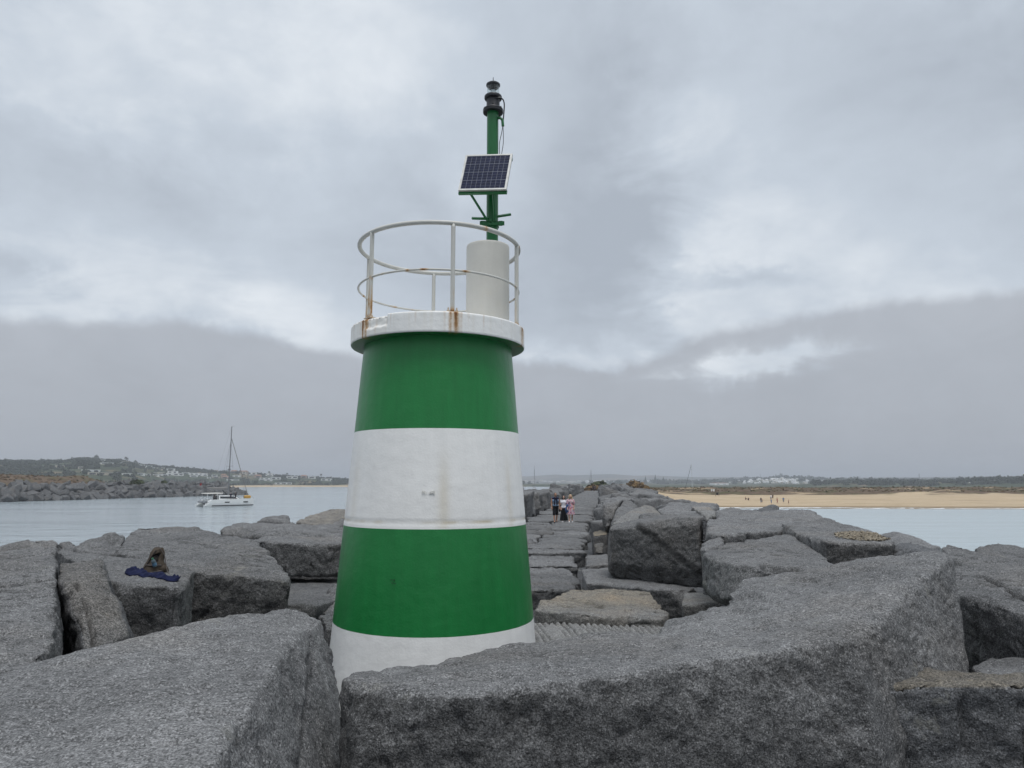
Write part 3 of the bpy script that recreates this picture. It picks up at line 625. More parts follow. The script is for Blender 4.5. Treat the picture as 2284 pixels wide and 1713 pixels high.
# ------------------------------------------------------------------ breakwater across the channel
def bw(tt):     # foot line on the water, tt 0..1
    a = Vector((-178, 205, 0)); b = Vector((-142, 386, 0)); return a.lerp(b, tt)
i = 0
dirv = (bw(1) - bw(0)).normalized(); nrm = Vector((-dirv.y, dirv.x, 0))
L = (bw(1) - bw(0)).length
for r_ in range(4):
    q = -6 + rs.uniform(0, 2)
    while q < L:
        sz = rs.uniform(.8, 1.12)
        zc = (.5, 2.1, 3.7, 5.1)[r_] * (1 if q < L - 8 else max(.25, (L - q) / 8 if q < L else .25))
        p = bw(0) + dirv * q + nrm * ((.6, 3.0, 5.5, 8.2)[r_] + rs.uniform(-.5, .5)) + Vector((0, 0, zc + rs.uniform(-.5, .5)))
        place(rs.choice(far_p), p, (rs.uniform(-.9, .9), rs.uniform(-.9, .9), rs.uniform(0, 6.28)), (sz * rs.uniform(.85, 1.25), sz * .9, sz * rs.uniform(.65, 1.05)),
              "breakwater_boulder", "big angular grey boulder in the breakwater slope across the channel", "boulders of the breakwater across the channel", "boulder")
        q += 3.25 * rs.uniform(.85, 1.15)
mb = MB()                                                # core behind the boulders
for q0 in np.linspace(-40, L - 3, 40):
    pass
sec = [(1.5, -1), (4, 1.2), (8, 3.4), (11, 4.6), (16, 4.9), (22, -1)]
vv = [[mb.bm.verts.new(bw(0) + dirv * q + nrm * (a + rs.uniform(-.3, .3)) + Vector((0, 0, zz * (1 if q < L - 8 else max(.1, (L - q) / 8 + .1)) + rs.uniform(-.2, .2)))) for a, zz in sec] for q in np.linspace(-40, L, 60)]
for k in range(59):
    for i in range(len(sec) - 1): mb.bm.faces.new((vv[k][i], vv[k][i + 1], vv[k + 1][i + 1], vv[k + 1][i]))
tag(mb.build("breakwater_core_ground", GRD), kind="structure")
# ------------------------------------------------------------------ the green and white light tower
TC = Vector((-1.0, 9.5, EYE - 2.65))                         # foot of the tower
zr = lambda z: z + 2.65                                      # height relative to the eye -> local height
def painted(name, col, rough=.42, fade=.03, rustcol=(.16, .055, .015), speck=True, streak=(.58, .50, .35)):
    m, t, b = mat(name, None, rough, 0, .45)
    c, _ = objco(t, False)
    f = t.mr(t.noise(c, 1.6, 5, .6), .3, .7, .95, 1.04)
    f2 = t.mr(t.noise(t.v('MULTIPLY', c, (9, 9, .7)), 1.2, 5, .6), .3, .7, 1 - fade, 1 + fade)
    base = t.v('SCALE', col, scale=t.m('MULTIPLY', f, f2))
    if speck:
        v = t.voro(c, 9, 'F1', 'Distance'); k = t.mr(v, .012, .03, 1, 0)
        v2 = t.voro(t.v('ADD', c, (3, 1, 2)), 21, 'F1', 'Distance'); k = t.m('MAXIMUM', k, t.mr(v2, .015, .035, .7, 0))
        base = t.mix(t.m('MULTIPLY', k, t.mr(t.noise(c, 2.3, 2), .45, .6)), base, tuple(x * .18 for x in col))
    base = t.mix(t.attr("streak"), base, streak)
    rn = t.noise(c, 26, 5, .7)
    ru = t.attr("rust"); rr = t.mr(t.m('ADD', ru, t.m('MULTIPLY', t.m('SUBTRACT', rn, .5), t.m('MULTIPLY', t.m('MINIMUM', ru, .5), 1.6))), .12, .75)
    base = t.mix(rr, base, t.mix(t.mr(t.m('ADD', ru, t.m('MULTIPLY', t.m('SUBTRACT', rn, .5), .9)), .5, 1.05), (.50, .31, .14), rustcol))
    t.set(b.inputs['Base Color'], base); t.set(b.inputs['Roughness'], t.m('ADD', rough, t.m('MULTIPLY', rr, .35)))
    t.set(b.inputs['Normal'], t.bump(t.m('ADD', t.noise(c, 40, 4, .6), t.m('MULTIPLY', t.noise(c, 5, 3), 1.5)), .18, .012))
    return m
GREEN = painted("green_paint", (.013, .190, .046), .36, .085)
GREENP = painted("pole_green_paint", (.010, .125, .034), .3, speck=False)
WHITE = painted("white_paint", (.87, .86, .835), .5)
CREAM = painted("cream_plaster", (.60, .58, .53), .7)
METALW = painted("white_pipe_paint", (.57, .56, .52), .45, speck=False)
BLACKM = plain("black_metal", (.017, .017, .021), .45, .0, .2, 20)
RUSTM = plain("rusty_bolt", (.12, .06, .03), .8, .2, .5, 60)

tower = tag(empty("light_tower", TC), "tapering green and white striped harbour light tower with railed gallery and solar powered lantern", "lighthouse")
# shaft: dense so that streaks and the plaster seam are real marks on it
prof = [(-.2, 0)]; zs = list(np.arange(0, zr(1.80), .03))
rad = lambda z: 1.278 - .081 * (z - zr(-1.736))
def lathe_dense(name, rz, seg, mats, midx, parent, mods=None, close_top=False, loc=(0, 0, 0)):
    n = len(rz); th = np.arange(seg) / seg * 2 * PI
    V = np.zeros((n, seg, 3)); rz = np.array(rz)
    V[:, :, 0] = rz[:, 0][:, None] * np.sin(th); V[:, :, 1] = -rz[:, 0][:, None] * np.cos(th); V[:, :, 2] = rz[:, 1][:, None]
    T = np.broadcast_to(th, (n, seg)).copy()                # angle from the side that faces the camera, growing to the right
    at_ = {}
    if mods: V, at_ = mods(V, T)
    F_ = []
    for i in range(n - 1):
        for k in range(seg):
            k2 = (k + 1) % seg; F_.append((i * seg + k, i * seg + k2, (i + 1) * seg + k2, (i + 1) * seg + k))
    me = bpy.data.meshes.new(name); me.from_pydata(V.reshape(-1, 3).tolist(), [], F_)
    for nm, a in at_.items(): attr(me, nm, a.ravel())
    o = link(name, me, mats, parent, True); o.location = loc
    if midx is not None: me.polygons.foreach_set("material_index", [midx[i] for i in range(n - 1) for _ in range(seg)])
    return o
def dang(T, a): return (T - a + PI) % (2 * PI) - PI
zb = sorted(zs + [zr(-1.715), zr(-.535), zr(.64)] + [zr(1.80)])
zb = [z for i, z in enumerate(zb) if i == 0 or z - zb[i - 1] > 1e-3]
mi = []
for i in range(len(zb) - 1):
    z = (zb[i] + zb[i + 1]) / 2 - 2.65
    mi.append(0 if z < -1.715 else 1 if z < -.535 else 0 if z < .64 else 1)
def shaft_marks(V, T):
    Z = V[:, :, 2] - 2.65; P = V.reshape(-1, 3)
    nz = fbm(P * np.array([3, 3, .6]), 3).reshape(Z.shape)
    stk = np.zeros_like(Z)
    white = (Z > -.53) & (Z < .63)
    for a, wd, s in ((R(10), .06, .42), (R(-54), .07, .26), (R(57), .05, .35)):
        k = np.exp(-(dang(T, a) / wd) ** 2) * s * sstep(Z, .55, -.1) * (.75 + .8 * nz)
        stk = np.maximum(stk, k * white)
    # grubby ghost of rubbed-off letters
    seam = np.exp(-((Z + .455 + .012 * nz) / .007) ** 2) * (.45 + .9 * nz)
    stk = np.maximum(stk, np.clip(seam, 0, .95) * white)
    rr = fbm(P * 12, 2).reshape(Z.shape)
    out = .003 * rr + .006 * nz; out = out - .010 * np.exp(-((Z + .455) / .010) ** 2)
    U = V.copy(); s = 1 + out / 1.15; U[:, :, 0] *= s; U[:, :, 1] *= s
    low = np.clip((-2.2 - Z) * .6, 0, .3)
    return U, {"streak": np.clip(np.maximum(stk, low * (Z < -1.72)), 0, 1), "rust": np.zeros_like(Z)}
lathe_dense("shaft", [(rad(z), z) for z in zb], 220, [WHITE, GREEN], mi, tower, shaft_marks)
# ragged hand-rolled edges where white meets green are left to the mesh rings; the gallery slab:
posts = [R(a) for a in (14.5, 77, 134, 190.6, 253.5, -46.5)]
g0, g1 = zr(1.785), zr(2.045)
gz = [(.95, g0), (1.02, g0), (1.14, g0), (1.162, g0 + .006), (1.168, g0 + .02)] + [(1.168, z) for z in np.linspace(g0 + .035, g1 - .02, 16)] + [(1.166, g1 - .006), (1.158, g1), (1.1, g1), (.9, g1), (.6, g1), (.3, g1), (.001, g1)]
def gallery_marks(V, T):
    Z = V[:, :, 2]; rr = np.hypot(V[:, :, 0], V[:, :, 1]); rim = rr > 1.13
    P = V.reshape(-1, 3); nz = fbm(P * np.array([7, 7, 1.2]), 3).reshape(Z.shape); nf = fbm(P * 14, 3).reshape(Z.shape)
    nt = fbm(np.stack([T.ravel() * 14, 0 * T.ravel(), 0 * T.ravel()], 1), 3).reshape(Z.shape)
    ru = np.zeros_like(Z); h = np.clip((g1 - Z) / (g1 - g0), 0, 1)
    for a in posts:
        for off, wd, s in ((-.03, .02, .85), (.028, .032, .78), (.0, .07, .36), (.085, .02, .34), (-.09, .018, .3)):
            ru = np.maximum(ru, np.exp(-(dang(T, a + off) / wd) ** 2) * 1.25 * s * (1 - .45 * h) * (.9 + 1.1 * nz))
    for a, wd, s in ((R(-24), .012, .45), (R(-27), .02, .4), (R(17), .012, .3), (R(-8), .014, .4), (R(24), .02, .45), (R(34), .012, .35), (R(-36), .03, .45), (R(-15), .012, .3), (R(48), .012, .3), (R(72), .012, .6), (R(78), .02, .5), (R(62), .01, .35), (R(-62), .03, .6), (R(-70), .02, .35)):
        ru = np.maximum(ru, np.exp(-(dang(T, a) / wd) ** 2) * s * (1 - .5 * h) * (.75 + 1.1 * nz))
    ru = ru * rim
    # spalled section with its top edge broken away
    a0, a1 = R(-47), R(-26.5)
    sp = sstep(T - 2 * PI * (T > PI), a0, a0 + .05) * (1 - sstep(T - 2 * PI * (T > PI), a1 - .006, a1)) * sstep(h + .14 * nz, .62, .5) * rim
    U = V.copy(); k = 1 - (.022 + .012 * nf) * sp / 1.16
    U[:, :, 0] *= k; U[:, :, 1] *= k
    left = (1 - sstep(T - 2 * PI * (T > PI), a1 - .006, a1)) * (T > PI)
    U[:, :, 2] -= (Z > g1 - .03) * .022 * left
    U[:, :, 0] *= 1 + .0025 * nf; U[:, :, 1] *= 1 + .0025 * nf
    gr = np.clip(.22 * (nt > .12) * nt * 2 * rim * (1 - h * .6) + .12 * rim * left, 0, .5)
    return U, {"rust": np.clip(ru, 0, 1), "streak": gr}
tag(lathe_dense("gallery_slab", gz, 480, [WHITE, GREEN], [1] * 3 + [0] * (len(gz) - 4), tower, gallery_marks), "white concrete gallery slab, rust streaked and chipped at one edge")
# railing
rail = empty("railing"); rail.parent = tower; rail.location = (0, 0, 0)
RR = 1.09
def ring(r, z, tr, name, rust):
    pts = [(r * math.sin(a), -r * math.cos(a), z) for a in np.linspace(0, 2 * PI, 144, endpoint=False)]
    o = MB().tube(pts, tr, 12, closed=True).build(name, METALW, rail, True)
    C = getco(o.data); th = np.arctan2(C[:, 0], -C[:, 1]); n = fbm(np.stack([th * 9, C[:, 2] * 0 + z * 5, th * 0], 1), 3); n2 = fbm(C * 30, 2)
    k = rust(th, n, n2); attr(o.data, "rust", np.clip(k, 0, 1)); attr(o.data, "streak", np.clip(.25 * n, 0, .3)); return o
ring(RR, zr(3.185), .030, "handrail", lambda th, n, n2: 1.2 * np.exp(-((th - R(36.5)) / .022) ** 2) + .8 * np.exp(-((th - R(80)) / .03) ** 2) + .15 * sstep(n, .3, .5))
ring(RR, zr(2.585), .0145, "midrail", lambda th, n, n2: .9 * sstep(n, .12, .34))
for a in posts:
    p = Vector((RR * math.sin(a), -RR * math.cos(a), 0))
    o = MB().tube([p + Vector((0, 0, z)) for z in np.linspace(g1 - .02, zr(3.175), 24)], .0275, 12).build("post", METALW, rail, True)
    C = getco(o.data); h = (C[:, 2] - g1) / 1.13; n = fbm(C * np.array([20, 20, 3]), 3)
    bad = 1.0 if a in (posts[5], posts[4]) else .3
    attr(o.data, "rust", np.clip(.9 * sstep(h, .06, 0) + bad * .75 * sstep(h, .5, .2) * sstep(n, -.1, .25) + bad * .5 * np.exp(-((h - .47) / .02) ** 2), 0, 1)); attr(o.data, "streak", np.clip(n * .3, 0, .3))
    bm_ = MB()
    tdir = Vector((math.cos(a), math.sin(a), 0))
    bm_.box(p + Vector((0, 0, g1 + .006)), (.15, .09, .012), rz=a)
    for s in (-1, 1):
        q = p + tdir * .052 * s - Vector((math.sin(a), -math.cos(a), 0)) * -.012
        bm_.lathe([(0, 0), (.019, 0), (.019, .02), (.010, .021), (.010, .05), (0, .05)], 6, q + Vector((0, 0, g1 + .012)))
    fo = bm_.build("foot_plate", METALW, rail)
    attr(fo.data, "rust", np.full(len(fo.data.vertices), .45))
# pedestal cylinder
px_, py_ = .665, .02
pc = [(.0005, g1 - .02), (.297, g1 - .02)] + [(.297, z) for z in np.linspace(g1, zr(3.235), 40)] + [(.292, zr(3.247)), (.282, zr(3.25)), (.1, zr(3.25)), (.0005, zr(3.25))]
def ped_marks(V, T):
    Z = V[:, :, 2]; P = V.reshape(-1, 3); n = fbm(P * 8, 3).reshape(Z.shape); h = Z - g1
    a = dang(T, R(48)); ru = 1.25 * sstep(.17 - h - np.abs(a) * .5 + .05 * n, 0, .1) * (h < .35)
    a2 = dang(T, R(-17)); ru = np.maximum(ru, .9 * (np.abs(a2) < .13) * (n > .0) * (np.abs(h - .075) < .045))
    U = V.copy(); k = 1 + .008 * fbm(P * 22, 3).reshape(Z.shape); U[:, :, 0] *= k; U[:, :, 1] *= k
    return U, {"rust": np.clip(ru, 0, 1), "streak": np.clip(.25 * n * (Z < zr(2.6)), 0, .3)}
lathe_dense("pedestal", pc, 96, [CREAM], None, tower, ped_marks, loc=(px_, py_, 0))
# pole
PX, PY = .725, .0
po = MB().lathe([(0, zr(3.2)), (.082, zr(3.2)), (.082, zr(5.23)), (0, zr(5.23))], 32, (PX, PY, 0))
po.tube([(PX + .05, PY - .03, zr(5.13)), (PX + .11, PY - .04, zr(5.125)), (PX + .14, PY - .045, zr(5.09)), (PX + .147, PY - .045, zr(5.0))], .02, 10)
pole = autosmooth(po.build("pole", GREENP, tower))
# clamp and cross bars under the panel
br = MB()
cz = zr(4.02 - .44)
z0 = zr(3.55)
br.lathe([(.083, z0 - .03), (.095, z0 - .03), (.095, z0 + .03), (.083, z0 + .03)], 24, (PX, PY, 0))
br.box((PX, PY - .098, z0 - .005), (.34, .02, .055))
br.box((PX - .02, PY - .12, z0 + .03), (.03, .03, .04)); br.box((PX + .12, PY - .11, z0 - .01), (.05, .02, .07), bevel=.004); br.box((PX - .12, PY - .11, z0 - .01), (.07, .02, .07), bevel=.004)
br.tube([(PX - .27, PY - .22, z0 + .02), (PX - .05, PY - .11, z0 + .055)], .02, 4)
br.tube([(PX + .06, PY - .10, z0 + .09), (PX + .26, PY - .07, z0 + .135)], .02, 4)
# solar panel
Cc = at(1083.5, 385, 9.24) - TC
vd = (Cc + TC - Vector((0, 0, EYE))).normalized(); xr_ = Vector((1, 0, 0)); xr_ = (xr_ - vd * xr_.dot(vd)).normalized(); yu = xr_.cross(vd) * 1
if yu.z < 0: yu = -yu
Rv = (xr_ * .648 + yu * .016 + vd * -.16).normalized(); Uv = (xr_ * .119 + yu * .488 + vd * .47); Uv = (Uv - Rv * Uv.dot(Rv)).normalized(); Nv = Rv.cross(Uv)
PW, PH = .67, .655
panel = empty("solar_panel"); panel.parent = tower
panel.matrix_local = Matrix.Translation(Cc) @ Matrix((Rv, Uv, Nv)).transposed().to_4x4()
m, t, b = mat("solar_cells", None, .2, 0, .15)
c = t.n('ShaderNodeTexCoord').outputs['Object']; s_ = t.n('ShaderNodeSeparateXYZ'); t.set(s_.inputs[0], c)
u_ = t.m('ADD', t.m('MULTIPLY', s_.outputs[0], 9 / .61), 4.5); v_ = t.m('ADD', t.m('MULTIPLY', s_.outputs[1], 4 / .60), 2)
fr = lambda x: t.m('ABSOLUTE', t.m('SUBTRACT', t.m('FRACT', x), .5))
gl = t.m('MAXIMUM', t.m('GREATER_THAN', fr(u_), .478), t.m('GREATER_THAN', fr(v_), .484))
bb = t.m('MULTIPLY', v_, 3.0); bus = t.m('MULTIPLY', t.m('GREATER_THAN', fr(bb), .462), .55)
cellv = t.voro(c, 55, 'F1', 'Color'); sc_ = t.n('ShaderNodeSeparateColor'); t.set(sc_.inputs[0], cellv)
base = t.v('SCALE', (.007, .010, .034), scale=t.mr(sc_.outputs[0], 0, 1, .6, 1.5))
base = t.mix(bus, base, (.16, .17, .22)); base = t.mix(gl, base, (.25, .26, .30))
t.set(b.inputs['Base Color'], base); CELLS = m
ALU = plain("panel_frame_metal", (.5, .49, .46), .4, .3, .15, 12)
cell = MB(); cell.box((0, 0, .012), (PW - .055, PH - .05, .004)); cell.build("cells", CELLS, panel)
fm = MB()
for s in (-1, 1):
    fm.box((s * (PW / 2 - .014), 0, 0), (.028, PH, .036)); fm.box((0, s * (PH / 2 - .012), 0), (PW - .0565, .024, .036))
fm.build("panel_frame", ALU, panel)
tb = MB()
tb.box((0, -PH / 2 - .003, -.035), (PW + .004, .05, .035)); tb.box((0, PH / 2 - .06, -.035), (PW, .04, .03)); tb.box((0, 0, -.021), (PW - .06, PH - .06, .004))
tb.build("backing_frame", GREENP, panel)
inv = lambda p: Cc + Rv * p[0] + Uv * p[1] + Nv * p[2]
for a_, b_, r_ in ((inv((-.19, -PH / 2 + .02, -.05)), (PX - .06, PY - .11, z0 + .02), .017), (inv((.14, -PH / 2 + .03, -.05)), (PX + .04, PY - .11, z0 + .02), .017), (inv((0, .05, -.05)), (PX, PY - .07, zr(4.3)), .03)):
    MB().tube([a_, b_], r_, 8).build("bracket_strut", GREENP, tower)
br.build("bracket_clamp", GREENP, tower)
# lantern
lan = empty("lantern"); lan.parent = tower; lan.location = (PX + .005, PY, 0)
fl = MB().lathe([(.0, zr(5.222)), (.142, zr(5.222)), (.144, zr(5.234)), (.144, zr(5.246)), (.138, zr(5.248)), (.138, zr(5.252)), (.144, zr(5.254)), (.144, zr(5.268)), (.14, zr(5.274)), (.096, zr(5.276)), (.0945, zr(5.28)), (.0945, zr(5.425)), (.12, zr(5.43)),
                 (.1255, zr(5.44)), (.1255, zr(5.468)), (.12, zr(5.476)), (.0, zr(5.478))], 48)
for k in range(8):
    a = k * PI / 4 + .3; fl.lathe([(0, 0), (.011, 0), (.011, .02), (0, .02)], 6, (.125 * math.cos(a), .125 * math.sin(a), zr(5.272)))
fl.box((0, -.095, zr(5.33)), (.022, .012, .03)); fl.tube([(0.02, -.085, zr(5.41)), (.08, -.075, zr(5.41)), (.11, -.07, zr(5.41))], .016, 8)
autosmooth(fl.build("lantern_base", BLACKM, lan))
m, t, b = mat("clear_glass", (1, 1, 1), .03); GLASS = m
gt = t.n('ShaderNodeBsdfTransparent'); gt.inputs[0].default_value = (.93, .95, .95, 1); gx_ = t.n('ShaderNodeMixShader'); gf = t.n('ShaderNodeLayerWeight'); gf.inputs[0].default_value = .25
t.set(gx_.inputs[0], t.m('MULTIPLY', gf.outputs['Facing'], .35)); t.t.links.new(gt.outputs[0], gx_.inputs[1]); t.t.links.new(b.outputs[0], gx_.inputs[2])
t.t.links.new(gx_.outputs[0], [q for q in t.t.nodes if q.type == 'OUTPUT_MATERIAL'][0].inputs[0])
autosmooth(MB().lathe([(.088, zr(5.478)), (.088, zr(5.622)), (.085, zr(5.622)), (.085, zr(5.478)), (.088, zr(5.478))], 40).build("lantern_glass", GLASS, lan))
m, t, b = mat("lens_glass", (.85, .88, .9), .05); b.inputs['Transmission Weight'].default_value = .75; b.inputs['IOR'].default_value = 1.5; LENS = m
le = MB().lathe([(0, zr(5.479)), (.052, zr(5.479)), (.054, zr(5.49)), (.048, zr(5.505)), (.03, zr(5.508)), (.036, zr(5.52)), (.042, zr(5.535)), (.038, zr(5.55)), (.03, zr(5.56)), (.024, zr(5.575)), (0, zr(5.58))], 32)
autosmooth(le.build("lens", LENS, lan))
cp = MB().lathe([(0, zr(5.575)), (.03, zr(5.58)), (.07, zr(5.6)), (.095, zr(5.63)), (.1, zr(5.636)), (.1, zr(5.655)), (.09, zr(5.664)), (0, zr(5.672))], 40)
cp.tube([(0, 0, zr(5.66)), (0, 0, zr(5.77))], [.008, .004], 8)
autosmooth(cp.build("lantern_cap", BLACKM, lan))
def smoothpath(P, n=8):
    P = [Vector(p) for p in P]; out = []
    for i in range(len(P) - 1):
        p0 = P[max(i - 1, 0)]; p1 = P[i]; p2 = P[i + 1]; p3 = P[min(i + 2, len(P) - 1)]
        for k in range(n):
            s = k / n; out.append(.5 * ((2 * p1) + (p2 - p0) * s + (2 * p0 - 5 * p1 + 4 * p2 - p3) * s * s + (3 * p1 - p0 - 3 * p2 + p3) * s ** 3))
    return out + [P[-1]]
cb = MB().tube(smoothpath([(PX + .11, PY - .07, zr(5.41)), (PX + .145, PY - .06, zr(5.395)), (PX + .165, PY - .05, zr(5.33)), (PX + .16, PY - .05, zr(5.2)), (PX + .15, PY - .045, zr(5.08)), (PX + .147, PY - .045, zr(5.0))]), .0095, 8)
for q in (.012, -.012):
    cb.tube(smoothpath([(PX + .147, PY - .045, zr(5.01)), (PX + .14 + q, PY - .04, zr(4.9)), (PX + .125 + q * 2.2, PY - .03, zr(4.75)), (PX + .115 + q * 1.2, PY - .02, zr(4.6)), (PX + .11, PY - .02, zr(4.45))]), .005, 6)
cb.build("cable", BLACKM, tower, True)
# scrawled marks on the paint (thin paint strokes laid on the shaft)
def scrawl(name, mat_, strokes, a0, z0, sc, wd):
    mb = MB()
    for st_ in strokes:
        for (x0, y0), (x1, y1) in zip(st_[:-1], st_[1:]):
            P = []
            for x, y in ((x0, y0), (x1, y1)):
                z = zr(z0) + y * sc; r = rad(z) + .012; a = a0 + x * sc / 1.15; P.append(Vector((r * math.sin(a), -r * math.cos(a), z)))
            mb.tube(P, wd, 5)
    return mb.build(name, mat_, tower)
INK = plain("black_ink", (.006, .02, .01), .6); GHOST = plain("grey_ghost_paint", (.71, .70, .66), .7)
scrawl("scrawl_mark", INK, [[(0, 0), (0, 1), (.55, 1)], [(0, .55), (.4, .55)], [(.75, .25), (1.05, .25)], [(.9, .1), (.9, .4)], [(1.3, 0), (1.3, 1), (1.6, .5), (1.9, 1), (1.9, 0)],
      [(.5, -.6), (1.1, -.6)], [(.8, -.6), (.8, -1.1)], [(1.2, -1.1), (1.5, -.8)], [(1.7, -1.1), (1.8, -.8), (2.0, -1.0), (2.2, -.8), (2.3, -1.1)], [(2.5, -.8), (2.5, -1.1)]], R(-18), -1.115, .024, .0022)
scrawl("scrawl_mark", GHOST, [[(0, 0), (.05, 1), (.35, .5), (.7, 1), (.7, 0)], [(1.05, .45), (1.2, .5)], [(1.7, .4), (2.0, .45)], [(2.0, .1), (2.2, .9), (2.5, .1), (2.7, .9), (3.0, .1), (3.1, 1)], [(2.1, .5), (3.1, .6)], [(2.2, .25), (3.0, .35)], [(2.3, .75), (3.2, .85)], [(3.2, 1), (3.25, 0)]], R(-2.2), -.135, .044, .0042)
# ------------------------------------------------------------------ terrain: one polar sheet, land above water only where it is meant to be
def interp(x, tab):
    return np.interp(x, [a for a, b in tab], [b for a, b in tab])
def px2az(u): return np.arctan((np.asarray(u, float) - 1142) / (F * .985))
# elevation angle (tangent above the eye) of ridge lines, by photo column
def upt(v): 
    q = (856.5 - v) / F; return (q + .13877) / (1 - .13877 * q)
ridgeL = [(-900, 1041), (-300, 1042), (0, 1040), (50, 1040), (148, 1039), (200, 1034), (282, 1036), (336, 1041), (416, 1046), (506, 1054), (593, 1058), (665, 1063), (777, 1069), (900, 1074), (1000, 1080)]
ridgeR = [(900, 1064), (1100, 1063), (1174, 1063), (1237, 1059), (1275, 1061), (1356, 1058), (1410, 1062), (1450, 1061), (1490, 1063), (1560, 1065), (1700, 1065), (1850, 1067), (2100, 1066), (2600, 1064)]
ridgeT = [(1200, 1080), (1400, 1076), (1560, 1074), (1640, 1071), (1700, 1068), (1736, 1066), (1800, 1069), (1900, 1072), (2100, 1074), (2600, 1074)]
ridgeF = [(1650, 1079), (1750, 1079), (1850, 1076), (1950, 1076), (2050, 1077), (2120, 1074), (2200, 1072), (2284, 1070), (2700, 1066)]
def height(X, Y):
    d = np.hypot(X, Y); u = 1142 + F * .985 * X / np.maximum(Y, 1)
    P = np.stack([X, Y, 0 * X], -1).reshape(-1, 3)
    nz = lambda s, o=3: fbm(P / s, o).reshape(X.shape)
    h = np.full(X.shape, -2.5)
    # left: dune behind the far breakwater
    bx = -178 + (Y - 205) * .1989
    inl = sstep(bx - 9 - X, 0, 8) * sstep(Y, 150, 190) * (1 - sstep(Y, 366 + 50 * sstep(bx - 60 - X, 0, 80), 388 + 40 * sstep(bx - 60 - X, 0, 80)))
    dune = 5.0 + 4.6 * sstep(bx - 13 - X, 3, 20) * (1 - sstep(u, 190, 300)) * (.85 + .5 * nz(22)) + .5 * nz(9)
    h = np.maximum(h, -2.5 + (dune + 2.5) * inl)
    # left bank beyond, low and green, then the hill
    bank = sstep(d, 420 - 0 * X, 520) * sstep(-X - (215 + (Y - 350) * .22), 0, 40)
    h = np.maximum(h, -2.5 + (4.6 + 1.3 * nz(60)) * bank)
    shore = 1120 + 25 * nz(200)
    top = EYE + upt(interp(u, ridgeL)) * 1330
    hill = np.where(d > shore, .4 + np.minimum((d - shore) * .05, 2.2) + np.maximum(top - 4, 0) * sstep(d, 1160, 1340) * (1 + .0 * X), -2.5)
    hill += (d > shore + 30) * 1.1 * nz(45)
    hill = np.where(u < 1400, hill, -2.5)
    farL = 900 + 120 * sstep(u, 150, 420)
    h = np.maximum(h, hill)
    slopeL = np.where((u < 480), -2.5 + (2.5 + np.maximum(top, 3) * (.08 + .92 * sstep(d, 640, 1330))) * sstep(d, 600, 700) * sstep(480 - u, 0, 200), -2.5)
    h = np.maximum(h, slopeL)
    # right: beach, dunes
    wl = 184 - .085 * (X - 40) + 2.5 * nz(30, 2) + 18 * (1 - sstep(X, 14, 34))
    sd = Y - wl
    inr = sstep(X - (16 + .126 * (Y - 200) - 7), 0, 5)
    beach = np.clip(sd, -20, 75) * .027 + .10 * nz(7, 3) * (sd > 3) + .05 * nz(2.2, 2) * (sd > 3)
    toe = 258 + 10 * nz(40) + 14 * (1 - sstep(X, 60, 110))
    dn = sstep(Y, toe, toe + 14) * (1.3 + 1.1 * nz(14)) + sstep(Y, toe + 22, toe + 44) * (.75 + .6 * nz(18))
    knoll = 4.0 * np.exp(-(((X - 37) / 14) ** 2 + ((Y - 252) / 22) ** 2)) + 2.6 * np.exp(-(((X - 26) / 5) ** 2 + ((Y - 262) / 16) ** 2)) * 0
    land = (beach + dn) * 1.0 + knoll * (.8 + .6 * nz(6))
    back = 1 - sstep(Y, 330, 380)
    h = np.maximum(h, np.where(inr > 0, -2.5 + (land + 2.5) * inr * back, -2.5))
    # the pier's own sandy root
    root = sstep(Y, 214, 226) * (1 - sstep(np.abs(X - (-2.7 + AX * Y)), 7, 12)) * (1 - sstep(Y, 300, 330))
    h = np.maximum(h, -2.5 + (2.5 + WZ - .1) * root)
    h = np.maximum(h, -2.5 + (3.6 + .6 * nz(40)) * sstep(d, 600, 680) * sstep(u, 1340, 1420))
    # far right low wooded shore, then the town hill, then blue hills
    tf = EYE + upt(interp(u, ridgeF)) * 1150
    h = np.maximum(h, np.where(u > 1550, -2.5 + (2.5 + np.maximum(tf - 1, 1.5)) * sstep(d, 820, 1120) * sstep(u, 1560, 1800) + .5 * nz(30) * (d > 900), -2.5))
    tt = EYE + upt(interp(u, ridgeT)) * 2500
    h = np.maximum(h, np.where(u > 1100, -2.5 + 3.5 * sstep(d, 1080 + 30 * nz(150), 1200) + np.maximum(tt - 1, 1) * sstep(d, 1500, 2500) * (1 + .06 * nz(160)), -2.5))
    tr = EYE + upt(interp(u, ridgeR)) * 4200
    h = np.maximum(h, np.where(u > 800, -2.5 + 3.5 * sstep(d, 1250, 1500) + np.maximum(tr, 1) * sstep(d, 2800, 4200) * (1 + .05 * nz(300)), -2.5))
    return h
def hz(x, y): return float(height(np.array([[x]]), np.array([[y]]))[0, 0])
az = np.concatenate([np.linspace(-52, 52, 900)]) * PI / 180
rr = np.concatenate([np.linspace(150, 330, 150), np.geomspace(332, 5200, 190)])
A_, D_ = np.meshgrid(az, rr); X_, Y_ = D_ * np.sin(A_), D_ * np.cos(A_)
H_ = height(X_, Y_); H_[-1, :] = -3
na, nr = len(az), len(rr)
me = bpy.data.meshes.new("terrain")
idx = np.arange(nr * na).reshape(nr, na)
Fq = np.stack([idx[:-1, :-1], idx[:-1, 1:], idx[1:, 1:], idx[1:, :-1]], -1).reshape(-1, 4)
keep = (H_.ravel()[Fq].max(1) > -2.2); Fq = Fq[keep]
me.from_pydata(np.stack([X_, Y_, H_], -1).reshape(-1, 3).tolist(), [], Fq.tolist())
bm = bmesh.new(); bm.from_mesh(me); bmesh.ops.delete(bm, geom=[v for v in bm.verts if not v.link_faces], context='VERTS'); bm.to_mesh(me); bm.free()
